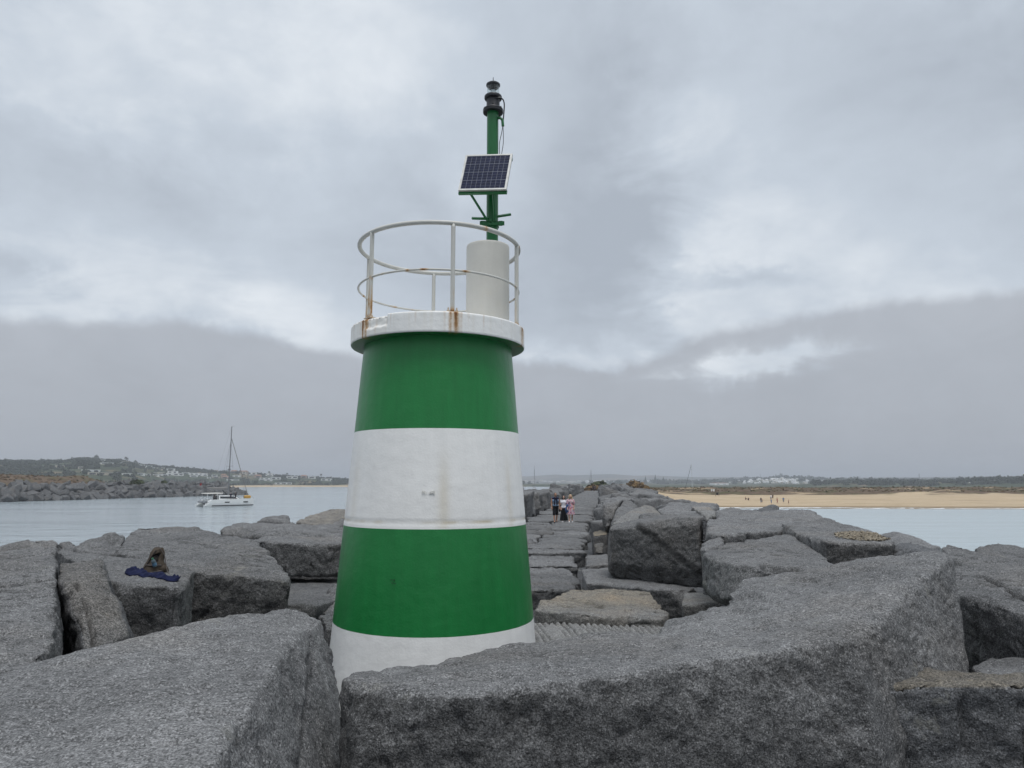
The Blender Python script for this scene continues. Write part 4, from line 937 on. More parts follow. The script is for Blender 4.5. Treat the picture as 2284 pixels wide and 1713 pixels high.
C = getco(me); X1, Y1, Z1 = C[:, 0], C[:, 1], C[:, 2]; d1 = np.hypot(X1, Y1); u1 = 1142 + F * .985 * X1 / Y1
nA = fbm(C / 9, 4); nB = fbm(C / 40 + 3, 4); nC = fbm(C / np.array([22, 5, 5]) + 9, 4)
sandy = (d1 < 420) & (X1 > 0)
scrub = np.zeros(len(C))
scrub = np.where(sandy, sstep(nA * .9 + nC * .7 + (Y1 - 256) / 10, .1, .8) * (1 - .7 * sstep(nC + .3 * nA, .28, .5)) * sstep(Y1, 238, 252) * sstep(X1, 10, 60 + 0 * X1) , scrub)
scrub = np.where(sandy & (Z1 > 3.6) & (X1 < 70), np.maximum(scrub, sstep(nA + .5, .1, .5)), scrub)
duneL = (X1 < -100) & (d1 < 420)
scrub = np.where(duneL, sstep(nA * .9 + .85 + .3 * nB, .0, .45), scrub)
green = np.where(d1 >= 420, 1.0, 0.0)
coast = np.where((d1 > 1000) & (Z1 < 3.2) & (u1 < 1000), 1 - sstep(Z1, 1.6, 2.8), 0)
dry = np.where((d1 > 420), sstep(nB + .35 * fbm(C / 90 + 7, 3), .12, .4), 0)
wr = np.where(sandy, np.exp(-((Z1 - 1.15 - .18 * nB) / .05) ** 2) * sstep(nA, -.3, .3) + .7 * np.exp(-((Z1 - .62 - .1 * nA) / .035) ** 2) * sstep(nC, -.2, .3) + .5 * sstep(fbm(C / np.array([14, 2.2, 2]) + 21, 3), .12, .4), 0)
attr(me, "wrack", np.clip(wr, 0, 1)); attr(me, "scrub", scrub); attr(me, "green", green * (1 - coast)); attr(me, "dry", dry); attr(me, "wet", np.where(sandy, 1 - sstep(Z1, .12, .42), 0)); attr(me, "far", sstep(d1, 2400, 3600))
m, t, b = mat("terrain", None, .95, 0, .1)
c, _ = objco(t, False)
sn = t.noise(t.v('MULTIPLY', c, (.35, 1.2, 1)), .35, 7, .65); sn2 = t.noise(c, 2.6, 5, .65)
sand = t.mix(t.mr(sn, .3, .7), (.41, .31, .195), (.51, .40, .275)); sand = t.v('SCALE', sand, scale=t.mr(sn2, .25, .75, .86, 1.12))
sand = t.mix(t.m('MULTIPLY', t.attr("wrack"), .55), sand, (.27, .195, .12)); sand = t.mix(t.attr("wet"), sand, (.20, .145, .085))
sb = t.noise(c, .55, 6, .7); scr = t.mix(t.mr(sb, .35, .65), (.075, .048, .030), (.165, .12, .082)); scr = t.mix(t.mr(t.noise(c, .16, 4), .5, .7), scr, (.075, .075, .03))
f1 = t.noise(c, .06, 6, .65); grn = t.mix(t.mr(f1, .35, .65), (.022, .034, .018), (.065, .078, .04))
grn = t.mix(t.m('MULTIPLY', t.attr("dry"), .8), grn, (.20, .145, .09))
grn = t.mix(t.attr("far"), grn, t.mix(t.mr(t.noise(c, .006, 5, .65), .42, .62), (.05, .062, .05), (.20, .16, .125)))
col = t.mix(t.attr("scrub"), sand, scr); col = t.mix(t.attr("green"), col, grn)
t.set(b.inputs['Base Color'], col)
t.set(b.inputs['Normal'], t.bump(t.noise(c, 1.3, 5, .7), .6, .25))
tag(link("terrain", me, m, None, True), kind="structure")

# ------------------------------------------------------------------ water
mb = MB()
for k in range(1): mb.poly([(-9000, -900, 0), (9000, -900, 0), (9000, 14000, 0), (-9000, 14000, 0)])
m, t, b = mat("sea_water", None, .06, 0, .5)
c = t.n('ShaderNodeTexCoord').outputs['Object']; sp_ = t.n('ShaderNodeSeparateXYZ'); t.set(sp_.inputs[0], c)
side = t.mr(t.m('SUBTRACT', sp_.outputs[0], t.m('MULTIPLY', sp_.outputs[1], .1)), -8, 14)           # 0 in the channel, 1 in the sheltered bay
w1 = t.noise(t.v('MULTIPLY', c, (.5, 1, 1)), .55, 6, .6, .6); w2 = t.noise(t.v('MULTIPLY', c, (.45, 1.3, 1)), .12, 4, .55, .8); w4 = t.noise(t.v('MULTIPLY', c, (.6, 1, 1)), .26, 4, .6, .5); w3 = t.noise(t.v('MULTIPLY', c, (.6, 1, 1)), 2.2, 4, .6)
calm = t.mr(t.noise(t.v('MULTIPLY', c, (.25, 1, 1)), .02, 5, .6, .8), .4, .62, .5, 1.3)
amp = t.m('MULTIPLY', calm, t.mr(side, 0, 1, 1.0, .42))
hgt = t.m('MULTIPLY', t.m('ADD', t.m('ADD', t.m('MULTIPLY', w1, .5), t.m('MULTIPLY', w2, 1.3)), t.m('ADD', t.m('MULTIPLY', w3, .12), t.m('MULTIPLY', w4, 1.0))), amp)
t.set(b.inputs['Normal'], t.bump(hgt, 1.0, .5))
t.set(b.inputs['Base Color'], t.mix(side, (.32, .365, .385), (.37, .435, .455)))
t.set(b.inputs['Roughness'], t.mr(side, 0, 1, .12, .2)); b.inputs['IOR'].default_value = 1.4
tag(mb.build("sea_water", m), kind="structure")
# thin broken surf along the beach
mb = MB(); prev = None; rs2 = random.Random(5); ph = 0
xs = np.linspace(22, 210, 190); Xs = xs.reshape(1, -1)
ysh = []
for x in xs:
    lo, hi = 150., 215.
    for _ in range(18):
        md = (lo + hi) / 2
        if hz(x, md) > .10: hi = md
        else: lo = md
    ysh.append(hi)
nn = fbm(np.stack([xs / 7, xs * 0, xs * 0], 1), 4); n2 = fbm(np.stack([xs / 2.1, xs * 0 + 4, xs * 0], 1), 3)
for x, y_, a, b2 in zip(xs, ysh, nn, n2):
    wd = max(.3, 1.6 + 2.0 * a + .9 * b2) * (1.25 if x < 95 else .75)
    q = [mb.bm.verts.new((x, y_ + .7, .115)), mb.bm.verts.new((x, y_ - wd * .3, .10)), mb.bm.verts.new((x, y_ - wd * .7, .13)), mb.bm.verts.new((x, y_ - wd, .012))]
    if prev:
        for k in range(3): mb.bm.faces.new((prev[k], q[k], q[k + 1], prev[k + 1]))
    prev = q
FOAM = plain("foam", (.75, .77, .78), .8, 0, .12, 1.5)
tag(mb.build("surf_foam", FOAM, smooth=True), "thin white line of surf along the beach edge", "surf", kind="stuff")

# ------------------------------------------------------------------ vegetation far off
def clump(seed, n, sx=1, sz=1):
    r = np.random.RandomState(seed); V = []; Fc = []
    for k in range(n):
        q = r.normal(size=3); q /= np.linalg.norm(q); q *= r.uniform(.55, 1.0); q[2] = abs(q[2]) * sz * 1.1 - .1; q[:2] *= sx
        s = r.uniform(.18, .34); nn_ = q / np.linalg.norm(q) + r.normal(size=3) * .5; nn_ /= np.linalg.norm(nn_)
        a = np.cross(nn_, r.normal(size=3)); a /= np.linalg.norm(a); b_ = np.cross(nn_, a); i0 = len(V)
        for w_ in range(4): V.append(q + s * (a * math.cos(w_ * PI / 2) * r.uniform(.7, 1.2) + b_ * math.sin(w_ * PI / 2) * r.uniform(.7, 1.2)))
        Fc.append((i0, i0 + 1, i0 + 2, i0 + 3))
    return np.array(V), np.array(Fc)
protoC = [clump(s, 46, 1, .95) for s in range(6)]
def scatter(name, spots, mat_, label, cat):
    Vs, Fs = [], []; o = 0; r = np.random.RandomState(len(spots))
    for (x, y_, z, s, hsc) in spots:
        V, Fc = protoC[r.randint(6)]; a = r.uniform(0, 6.28); ca, sa = math.cos(a), math.sin(a)
        W = np.stack([V[:, 0] * ca - V[:, 1] * sa, V[:, 0] * sa + V[:, 1] * ca, V[:, 2] * hsc], 1) * s + np.array([x, y_, z])
        Vs.append(W); Fs.append(Fc + o); o += len(W)
    me = bpy.data.meshes.new(name); me.from_pydata(np.concatenate(Vs).tolist(), [], np.concatenate(Fs).tolist())
    return tag(link(name, me, mat_), label, cat, kind="stuff")
LEAF = plain("evergreen_leaves", (.045, .055, .034), .8, 0, .45, .25, spec=.2)
LEAFD = plain("dry_scrub_leaves", (.135, .088, .04), .9, 0, .5, .6, spec=.1)
LEAFG = plain("green_scrub_leaves", (.06, .07, .03), .9, 0, .4, .6, spec=.1)
HOUSEBOX = []
def ridge_spots(n, u0, u1, d0, d1, s0, s1, seed, dens=None, lift=.0, hs=1.1):
    r = np.random.RandomState(seed); u = r.uniform(u0, u1, n); d_ = r.uniform(d0, d1, n); a = px2az(u)
    X, Y = d_ * np.sin(a), d_ * np.cos(a); h = height(X.reshape(1, -1), Y.reshape(1, -1))[0]
    P = np.stack([X, Y, 0 * X], 1); q = fbm(P / 70 + 5, 3); ok = (h > 2.2) & (q > (-.12 if dens is None else dens))
    s = r.uniform(s0, s1, n)
    pp = pixel(np.stack([X, Y, h + s], 1)); d2 = np.hypot(X, Y)
    for (a0, a1, b0, b1, dh) in HOUSEBOX:
        w_ = s / d2 * F; ok &= ~((pp[:, 0] > a0 - w_ * .6) & (pp[:, 0] < a1 + w_ * .6) & (pp[:, 1] > b0 - w_ * .2) & (pp[:, 1] < b1 + w_ * 1.3) & (d2 < dh + 14))
    return [(X[i], Y[i], h[i] + lift - .1, s[i], hs * r.uniform(.8, 1.3)) for i in np.nonzero(ok)[0]]
r = np.random.RandomState(8); spd, spg = [], []
X = r.uniform(20, 330, 5200); Y = r.uniform(240, 335, 5200); h = height(X.reshape(1, -1), Y.reshape(1, -1))[0]; q = fbm(np.stack([X / 12, Y / 5, X * 0], 1), 3)
for i in range(5200):
    if h[i] > 2.9 and q[i] > -.12: (spd if r.rand() < .75 else spg).append((X[i], Y[i], h[i] - .05, r.uniform(.25, .6), r.uniform(.5, .9)))
X = r.uniform(-330, -160, 3600); Y = r.uniform(200, 330, 3600); h = height(X.reshape(1, -1), Y.reshape(1, -1))[0]; q = fbm(np.stack([X / 14, Y / 9, X * 0], 1), 3)
for i in range(3600):
    if h[i] > 4.6 and q[i] > -.25: (spd if r.rand() < .8 else spg).append((X[i], Y[i], h[i] - .05, r.uniform(.3, .75), r.uniform(.5, .9)))
scatter("dune_scrub_dry", spd, LEAFD, "dry brown scrub over the dunes", "scrub")
scatter("dune_scrub_green", spg, LEAFG, "olive green scrub among the dry dune plants", "scrub")
def shrub(x, y_, z, s, hsc, mat_, label, name="shrub", cat="shrub", group=None, n=240, seed=0):
    V, Fc = clump(900 + seed, n, 1, .9); V = V.copy(); V *= (1 + .25 * fbm(V * 1.6 + seed, 2))[:, None]
    V[:, 2] *= hsc; V *= s
    me = bpy.data.meshes.new(name); me.from_pydata(V.tolist(), [], Fc.tolist())
    o = link(name, me, mat_); o.location = (x, y_, z); return tag(o, label, cat, group)
for k, (u, v, Y, s, hs, mt_, lb) in enumerate((
        (1322, 1092, 232, 2.6, .75, LEAFD, "wide dry bush on the mound left of the walkway end"),
        (1338, 1088, 242, 3.2, .8, LEAFG, "olive bush topping the mound behind the walkway end"),
        (1384, 1093, 228, 2.4, .8, LEAFD, "brown bush right of the red and white marker post"),
        (1398, 1092, 226, 1.8, .7, LEAFG, "small dark bush low on the mound right of the marker post"),
        (1418, 1089, 236, 3.4, .85, LEAFD, "tall dry bush on the crest of the sandy mound"),
        (1434, 1091, 232, 2.4, .7, LEAFD, "round brown bush on the beach side of the mound"),
        (1448, 1093, 238, 1.6, .6, LEAFD, "lowest dry bush where the mound meets the beach"),
        (306, 1077, 262, 2.4, .6, LEAFG, "yellow-green bush on top of the breakwater across the channel"),
        (366, 1076, 292, 1.3, .8, LEAFG, "small dark bush on the breakwater crest, right of the yellow-green one"))):
    p = at(u, v, Y); shrub(p.x, p.y, p.z - .1, s, hs, mt_, lb, seed=k)
# single trees that stand out against the sky
TRUNK = plain("bark", (.09, .07, .05), .9)
def palm(x, y_, z, h, label):
    rt = tag(empty("palm_tree", (x, y_, z)), label, "palm", "palms on the hill across the channel")
    MB().tube([(0, 0, -1), (.1, 0, h * .5), (0, .05, h)], [.35, .25, .22], 7).build("trunk", TRUNK, rt)
    mb = MB()
    for k in range(16):
        a = k * 2.4; e_ = .9 - 1.5 * ((k * 7) % 16) / 16; L_ = 2.6; pts = []
        for s in np.linspace(0, 1, 6): pts.append(Vector((math.cos(a) * L_ * s, math.sin(a) * L_ * s, h + L_ * (e_ * s - .9 * s * s))))
        sd_ = Vector((-math.sin(a), math.cos(a), 0))
        for s in range(5):
            w0, w1 = (.45, .6, .6, .5, .3, .05)[s:s + 2]; mb.poly([pts[s] + sd_ * w0, pts[s + 1] + sd_ * w1, pts[s + 1] - sd_ * w1, pts[s] - sd_ * w0])
    mb.build("crown", LEAF, rt)
def cypress(x, y_, z, h, label, group):
    rt = tag(empty("cypress_tree", (x, y_, z)), label, "tree", group)
    MB().tube([(0, 0, -1), (0, 0, h * .4)], [.3, .2], 6).build("trunk", TRUNK, rt)
    V, Fc = clump(int(h * 37) % 1000, 160, 1, 1); V = V.copy(); V[:, 2] = (V[:, 2] + .1) / 1.2 * h; k = np.clip(1.05 - V[:, 2] / h, .08, 1) * h * .2; V[:, 0] *= k; V[:, 1] *= k
    me = bpy.data.meshes.new("crown"); me.from_pydata(V.tolist(), [], Fc.tolist()); link("crown", me, LEAF, rt)
def broad(x, y_, z, h, label, group):
    rt = tag(empty("broadleaf_tree", (x, y_, z)), label, "tree", group)
    tb_ = MB().tube([(0, 0, -1), (0, 0, h * .6)], [.35, .2], 6)
    for a in (0, 2, 4): tb_.tube([(0, 0, h * .4), (h * .2 * math.cos(a), h * .2 * math.sin(a), h * .7)], [.15, .08], 5)
    tb_.build("trunk", TRUNK, rt)
    V, Fc = clump(int(h * 53) % 1000, 150, h * .42, 1); V = V.copy(); V[:, 2] = V[:, 2] * h * .5 + h * .5
    me = bpy.data.meshes.new("crown"); me.from_pydata(V.tolist(), [], Fc.tolist()); link("crown", me, LEAF, rt)
def ground_hit(u, v, d0=430, d1=4300, n=500):
    dv = ray(u, v); ds = np.geomspace(d0, d1, n) / math.hypot(dv.x, dv.y)
    X = dv.x * ds; Y = dv.y * ds; Z = EYE + dv.z * ds
    h = height(X.reshape(1, -1), Y.reshape(1, -1))[0]
    i = np.nonzero((h >= Z) & (h > .5))[0]
    if len(i): k = i[0]
    else:
        k = np.argmin(np.where(h > .5, Z - h, 1e9))
    return float(X[k]), float(Y[k]), float(h[k]), float(math.hypot(X[k], Y[k]))
c8 = lambda x, y: (150 + x / 5.53, 1010 + y / 5.53)
for x, y_, hh, lb in ((718, 112, 9, "taller twin palm on the hilltop beside the long roof"), (736, 112, 8, "shorter twin palm on the hilltop beside the long roof"), (1988, 238, 7, "palm before the pale flats left of the catamaran mast"), (2002, 238, 7.5, "second palm before the pale flats beside the catamaran mast")):
    X, Y, h, d_ = ground_hit(*c8(x, y_)); palm(X, Y, h, hh, lb)
for u, v, hh, lb in ((1052 / 2.765 * 0 + 716, 1066, 8, "lone palm above the villas right of the catamaran"), (640, 1066, 8, "palm on the slope right of the catamaran mast"), (600, 1061, 7, "palm on the skyline just right of the catamaran mast")):
    X, Y, h, d_ = ground_hit(u, v); palm(X, Y, h, hh, lb)
X, Y, h, d_ = ground_hit(214, 1028); broad(X, Y, h, 9, "broad tree on the hilltop at the head of the sandy track", None)
X, Y, h, d_ = ground_hit(302, 1033); broad(X, Y, h, 8, "tree on the skyline between two hilltop villas", None)
for u, v, hh, lb in ((2183 / 1.0 * 0 + 1913, 1078, 10, "pointed cypress standing above the wooded shore, nearest the town"), (1961, 1079, 9, "slim cypress left of the distant mast on the beach side"), (1986, 1080, 8, "short cypress in the wooded shore just left of the distant mast"), (2010, 1080, 9, "cypress at the wooded shore between two darker clumps"),
                     (1440, 1079, 17, "tall dark conifer of the low clump above the sandy mound"), (1462, 1078, 20, "tallest conifer of the clump above the sandy mound"), (1480, 1079, 16, "conifer at the right end of the clump above the sandy mound"), (1731, 1067, 12, "cypress on the summit of the white town hill")):
    X, Y, h, d_ = ground_hit(u, v, 800 if u > 1800 else 1400); cypress(X, Y, h, hh * (1 if d_ < 1500 else 1.3), lb, "conifers on the far shore")
X, Y, h, d_ = ground_hit(1742, 1067, 1800); broad(X, Y, h, 16, "broad tree crowning the white town hill", None)
X, Y, h, d_ = ground_hit(2120, 1072, 900); broad(X, Y, h, 8, "broad tree rising from the wooded shore at the right", None)

# ------------------------------------------------------------------ houses
WALLW = plain("white_render", (.82, .82, .80), .8, 0, .06, .3); WALLC = plain("cream_render", (.56, .50, .41), .8, 0, .08, .3); WALLP = plain("pinkish_render", (.40, .31, .26), .8, 0, .08, .3)
ROOFT = plain("terracotta_roof", (.28, .14, .09), .85, 0, .2, 1); ROOFW = plain("pale_flat_roof", (.68, .68, .66), .8, 0, .1, .5); ROOFG = plain("grey_blue_roof", (.22, .26, .28), .6, 0, .1, .5)
PANE = plain("window_glass", (.03, .04, .05), .15, 0, .3, 2)
def villa(u, v, wpx, hpx, wall, roof, label, flat=True, storeys=None, seed=0):
    r = random.Random(seed); X, Y, h, d_ = ground_hit(u, v); k = d_ / F; vb = 1076 - (h - EYE) / d_ * F; HOUSEBOX.append((u - wpx / 2, u + wpx / 2, vb - hpx, vb, d_))
    w_, hh = max(wpx * k, 4), max(hpx * k, 2.6); dep = max(7, min(w_ * .6, 14))
    rt = tag(empty("villa", (X, Y, h - .2), -math.atan2(X, Y) + r.uniform(-.2, .2)), label, "house", "villas on the hill across the channel")
    mb = MB(); st_ = max(1, round(hh / 3.2)) if storeys is None else storeys; fh = hh / st_
    boxes = []
    for s in range(st_):
        ww = w_ * (1 if s == 0 else r.uniform(.55, .85)); off = 0 if s == 0 else r.uniform(-.5, .5) * (w_ - ww); boxes.append((off, ww, s * fh, fh))
        mb.box((off, dep / 2 + s * .6, s * fh + fh / 2 - (.6 if s == 0 else 0)), (ww, dep - s * 1.2, fh + (1.2 if s == 0 else 0)))
    mb.build("wall", wall, rt)
    rf = MB()
    for i, (off, ww, z, f) in enumerate(boxes):
        if flat or i < len(boxes) - 1: rf.box((off, dep / 2 + i * .6, z + f + .12), (ww + .7, dep - i * 1.2 + .7, .24))
        else: rf.hull([(off - ww / 2 - .4, -.3, z + f), (off + ww / 2 + .4, -.3, z + f), (off - ww / 2 - .4, dep + .3, z + f), (off + ww / 2 + .4, dep + .3, z + f), (off - ww * .3, dep / 2, z + f + 1.6), (off + ww * .3, dep / 2, z + f + 1.6)])
    rf.build("roof", roof, rt)
    for i, (off, ww, z, f) in enumerate(boxes):
        n = max(1, int(ww / 7))
        for q in range(n):
            MB().box((off - ww / 2 + ww * (q + .5) / n, i * .6 + i * .0 - .02, z + f * .48), (ww / n * r.uniform(.35, .7), .12, f * r.uniform(.35, .5))).build("window", PANE, rt)
VL = [(300, 234, 165, 24, 0, "long low white villa under the sandy track"), (430, 276, 270, 30, 1, "long beige terrace above the dune on the far breakwater"), (540, 146, 190, 22, 3, "long grey-roofed hilltop house with white ends"), (640, 142, 50, 22, 0, "white cube house at the right end of the grey hilltop roof"),
      (690, 124, 100, 18, 1, "beige hilltop house under the twin palms"), (430, 106, 60, 20, 0, "white house on the very hilltop beside the broad tree"), (165, 198, 45, 16, 1, "small cream house beside the sandy track"), (855, 152, 42, 20, 0, "small white house alone on the falling skyline"),
      (905, 178, 70, 24, 0, "white stepped house left of the blue-tinted villa"), (1022, 196, 100, 34, 4, "villa with wide blue-tinted glazing on the slope"), (1130, 220, 80, 16, 1, "low cream house below the blue-tinted villa"), (1152, 206, 80, 20, 1, "cream house with flat roof beside the dry field"), (1275, 222, 90, 22, 0, "white villa at the lower right of the dry field"),
      (730, 280, 95, 24, 0, "white single house above the middle of the far breakwater"), (905, 276, 70, 14, 0, "thin white house right of the single one above the breakwater"), (1000, 286, 52, 12, 0, "little white annex left of a long white wall"), (1090, 286, 70, 15, 0, "low white house beside the annex"), (1165, 290, 135, 15, 0, "long low white house beneath the big stepped villa"),
      (1300, 287, 135, 50, 0, "big white stepped villa with several terraces, largest on the slope"), (1398, 292, 60, 28, 0, "white wing just right of the big stepped villa"), (1460, 266, 72, 18, 0, "white house above and right of the big stepped villa"), (1120, 262, 120, 14, 1, "pale terrace between the dry field and the big stepped villa"),
      (1570, 277, 112, 24, 0, "wide white modern house with a long upper floor"), (1665, 294, 118, 34, 0, "white modern house with deep dark windows"), (1560, 302, 84, 13, 0, "low white garden house under the wide modern one"), (1815, 297, 60, 22, 0, "square white house with a slim flat roof, before the flats"), (1750, 320, 42, 10, 0, "tiny white house low on the slope"),
      (1835, 320, 82, 17, 1, "cream low house left of the catamaran stays"), (1925, 292, 60, 20, 2, "pinkish house under the pale flats"), (1945, 322, 82, 22, 2, "pinkish villa low on the slope by the mast"), (2042, 346, 140, 15, 0, "long white wall-like villa behind the catamaran mast"), (2085, 302, 82, 20, 0, "white villa with dark openings right of the mast"),
      (1820, 240, 58, 26, 1, "first block of pale flats along the skyline"), (1895, 238, 66, 24, 1, "second block of pale flats along the skyline"), (1965, 240, 56, 24, 1, "third block of pale flats beside the two palms"), (2060, 240, 80, 28, 2, "pinkish block of flats on the skyline behind the stays"), (2180, 262, 90, 30, 2, "pinkish house with a red roof right of the stays")]
MAPW = [(WALLW, ROOFW), (WALLC, ROOFW), (WALLP, ROOFT), (WALLW, ROOFG), (WALLW, ROOFG)]
for k, (x, y_, ww, hh, c_, lb) in enumerate(VL):
    villa(*c8(x, y_), ww / 5.53, hh / 5.53, *MAPW[c_], lb, c_ != 2, seed=k)
for k, (x, y_, ww, hh, c_, lb) in enumerate(((1560, 225, 42, 18, 0, "gabled white house right of the catamaran, upper of the group"), (1590, 238, 42, 14, 2, "pinkish house in the slope right of the catamaran"), (1636, 256, 72, 18, 0, "white bungalow with a greenish glazed front near the shore"), (1662, 228, 42, 18, 0, "white house with a pale roof above the shore bungalow"), (1702, 248, 52, 14, 0, "white house midway along the slope towards the lighthouse"),
        (1750, 278, 92, 12, 3, "long low dark-roofed house by the sandy shore"), (1802, 244, 62, 15, 0, "pale wide house below the lone palm"), (1872, 240, 34, 14, 2, "small pink house half hidden by trees"), (1922, 243, 42, 14, 0, "white house with two roofs near the lighthouse"), (2012, 256, 62, 14, 0, "last white villa before the lighthouse outline"), (1500, 222, 40, 20, 1, "cream house directly right of the catamaran mast"), (370, 175, 40, 14, 1, "cream house in the woods far left on the hill"))):
    villa(x / 2.765, 980 + y_ / 2.765, ww / 2.765, hh / 2.765, *MAPW[c_], lb, c_ != 2, seed=100 + k)
# the white town on the far hill
r = random.Random(4)
tp = []
def cottage(u, v, wpx, hpx, label, group, wall, roofm=None, dmin=1500):
    X, Y, h, d_ = ground_hit(u, v, dmin); k = d_ / F; w_, hh = wpx * k, hpx * k; vb = 1076 - (h - EYE) / d_ * F; HOUSEBOX.append((u - wpx / 2, u + wpx / 2, vb - hpx, vb, d_))
    mb = MB(); dep = w_ * .8
    mb.box((0, dep / 2, hh / 2 - 1), (w_, dep, hh + 2)); n0 = len(mb.bm.faces)
    mb.hull([(-w_ / 2, 0, hh + .02), (w_ / 2, 0, hh + .02), (-w_ / 2, dep, hh + .02), (w_ / 2, dep, hh + .02), (-w_ * .42, dep / 2, hh * 1.22), (w_ * .42, dep / 2, hh * 1.22)])
    for q in (-.25, .2): mb.box((w_ * q, -.15, hh * .55), (w_ * .16, .3, hh * .3))
    mb.bm.faces.ensure_lookup_table()
    nf = len(mb.bm.faces)
    for i, f in enumerate(mb.bm.faces): f.material_index = 0 if i < n0 else (2 if i >= nf - 12 else 1)
    o = mb.build("town_house", [wall, roofm or ROOFW, PANE]); o.location = (X, Y, h); o.rotation_euler = (0, 0, -math.atan2(X, Y) + r.uniform(-.5, .5))
    return tag(o, label, "house", group)
for k in range(120):
    g_ = min(abs(r.gauss(0, 1)), 2.2)
    u = 1738 + r.choice((-1, 1)) * g_ * 62; vtop = float(interp(u, ridgeT)); v = vtop + 1.5 + r.random() ** 1.3 * 10 * math.exp(-((u - 1738) / 120) ** 2) + r.uniform(0, 3)
    cottage(u, v, r.uniform(3.0, 6.5), r.uniform(2.2, 3.4), "small white house packed on the hill of the distant town", "white houses of the distant town", r.choice((WALLW, WALLW, WALLW, WALLC)))
for k in range(34):
    u = 1175 + k * 8.3 + r.uniform(-3, 3); v = 1075 + r.uniform(-1.5, 2.5)
    cottage(u, v, r.uniform(4, 10), r.uniform(1.6, 2.6), "low white building scattered along the foot of the distant hills", "white buildings at the foot of the distant hills", r.choice((WALLW, WALLC, WALLC)))
o = cottage(1610, 1087, 32, 4.2, "long low white hall with a reddish roof before the distant town", None, WALLW, ROOFT)
for k in range(16):
    u = r.uniform(1880, 2284); v = r.uniform(1072, 1081)
    cottage(u, v, r.uniform(4, 9), r.uniform(2, 3), "pale house half hidden in the wooded shore", "pale houses in the wooded shore", r.choice((WALLC, WALLP, WALLW)), r.choice((ROOFT, ROOFW)), 900)
# ---- woods, kept clear of the fronts of the houses
sp = ridge_spots(4500, -250, 560, 700, 1380, 2.0, 4.2, 1, -.12) + ridge_spots(900, 200, 820, 1140, 1390, 2.0, 4.2, 2, -.05) + ridge_spots(300, -100, 330, 1310, 1350, 2.2, 4.2, 12, -.6) + ridge_spots(220, 330, 800, 1325, 1350, 1.8, 3.4, 13, -.5)
sp += ridge_spots(1900, 180, 800, 1150, 1330, 1.4, 3.0, 22, -.3)
scatter("hillside_woods", sp, LEAF, "dark evergreen woods covering the hill behind the channel", "woods")
sp = ridge_spots(1500, 1560, 2420, 1000, 1200, 3.0, 5.2, 3, -.25) + ridge_spots(900, 1560, 2420, 1200, 1700, 3.0, 5.5, 14, -.1)
scatter("shoreline_woods", sp, LEAF, "dark band of low trees beyond the dunes on the beach side", "woods")
sp = ridge_spots(2600, 1150, 2420, 1500, 2650, 5, 9, 4, -.02)
scatter("town_woods", sp, LEAF, "tree cover on the far hill around the white town", "woods")
# ------------------------------------------------------------------ people
SKIN = plain("skin", (.36, .19, .12), .55, 0, .08, 6); SKINP = plain("pale_skin", (.50, .30, .22), .55, 0, .08, 6); SKIND = plain("tanned_skin", (.26, .125, .07), .55, 0, .08, 6)
HAIRB = plain("black_hair", (.008, .007, .007), .6, 0, .3, 30); HAIRL = plain("blond_hair", (.42, .30, .16), .6, 0, .35, 25); HAIRS = plain("short_dark_hair", (.03, .022, .017), .8, 0, .3, 30)
def cloth(n, c): return plain(n, c, .9, 0, .22, 9, .2)
CBLACK = cloth("black_cloth", (.008, .008, .011)); CNAVY = cloth("navy_cloth", (.012, .014, .035)); CSKY = cloth("light_blue_cloth", (.20, .30, .44)); CWHITE = cloth("white_cloth", (.72, .71, .75)); CDENIM = cloth("denim_cloth", (.07, .13, .28))
CRED = cloth("red_cloth", (.28, .03, .03)); CGREY = cloth("grey_cloth", (.20, .22, .25)); CDARK = cloth("dark_cloth", (.04, .035, .045)); CBLUE = cloth("blue_cloth", (.12, .20, .34)); SHOEW = plain("white_shoes", (.75, .75, .75), .6); SHOEB = plain("black_shoes", (.012, .012, .014), .6)
m, t, b = mat("floral_cloth", None, .9, 0, .2); c, _ = objco(t, False)
v1 = t.voro(c, 17, 'F1', 'Color'); s1 = t.n('ShaderNodeSeparateColor'); t.set(s1.inputs[0], v1)
rp = t.n('ShaderNodeValToRGB'); t.set(rp.inputs[0], s1.outputs[0]); rp.color_ramp.interpolation = 'CONSTANT'
rp.color_ramp.elements[0].color = (.52, .30, .33, 1); rp.color_ramp.elements[1].position = .3; rp.color_ramp.elements[1].color = (.60, .48, .46, 1)
for p_, c_ in ((.5, (.12, .13, .28)), (.64, (.48, .10, .14)), (.78, (.62, .40, .48)), (.9, (.22, .26, .34))): e_ = rp.color_ramp.elements.new(p_); e_.color = (*c_, 1)
t.set(b.inputs['Base Color'], rp.outputs[0]); CFLORAL = m
def skin_of(caps, name, material, parent, vox=.014, it=3, balls=()):
    mb = MB()
    for a, b2, ra, rb in caps: mb.capsule(a, b2, ra, rb, 12)
    for c_, r_ in balls: mb.ball(c_, r_, 2)
    me, _ = remesh(mb.mesh(name), vox, it); return link(name, me, material, parent, True)
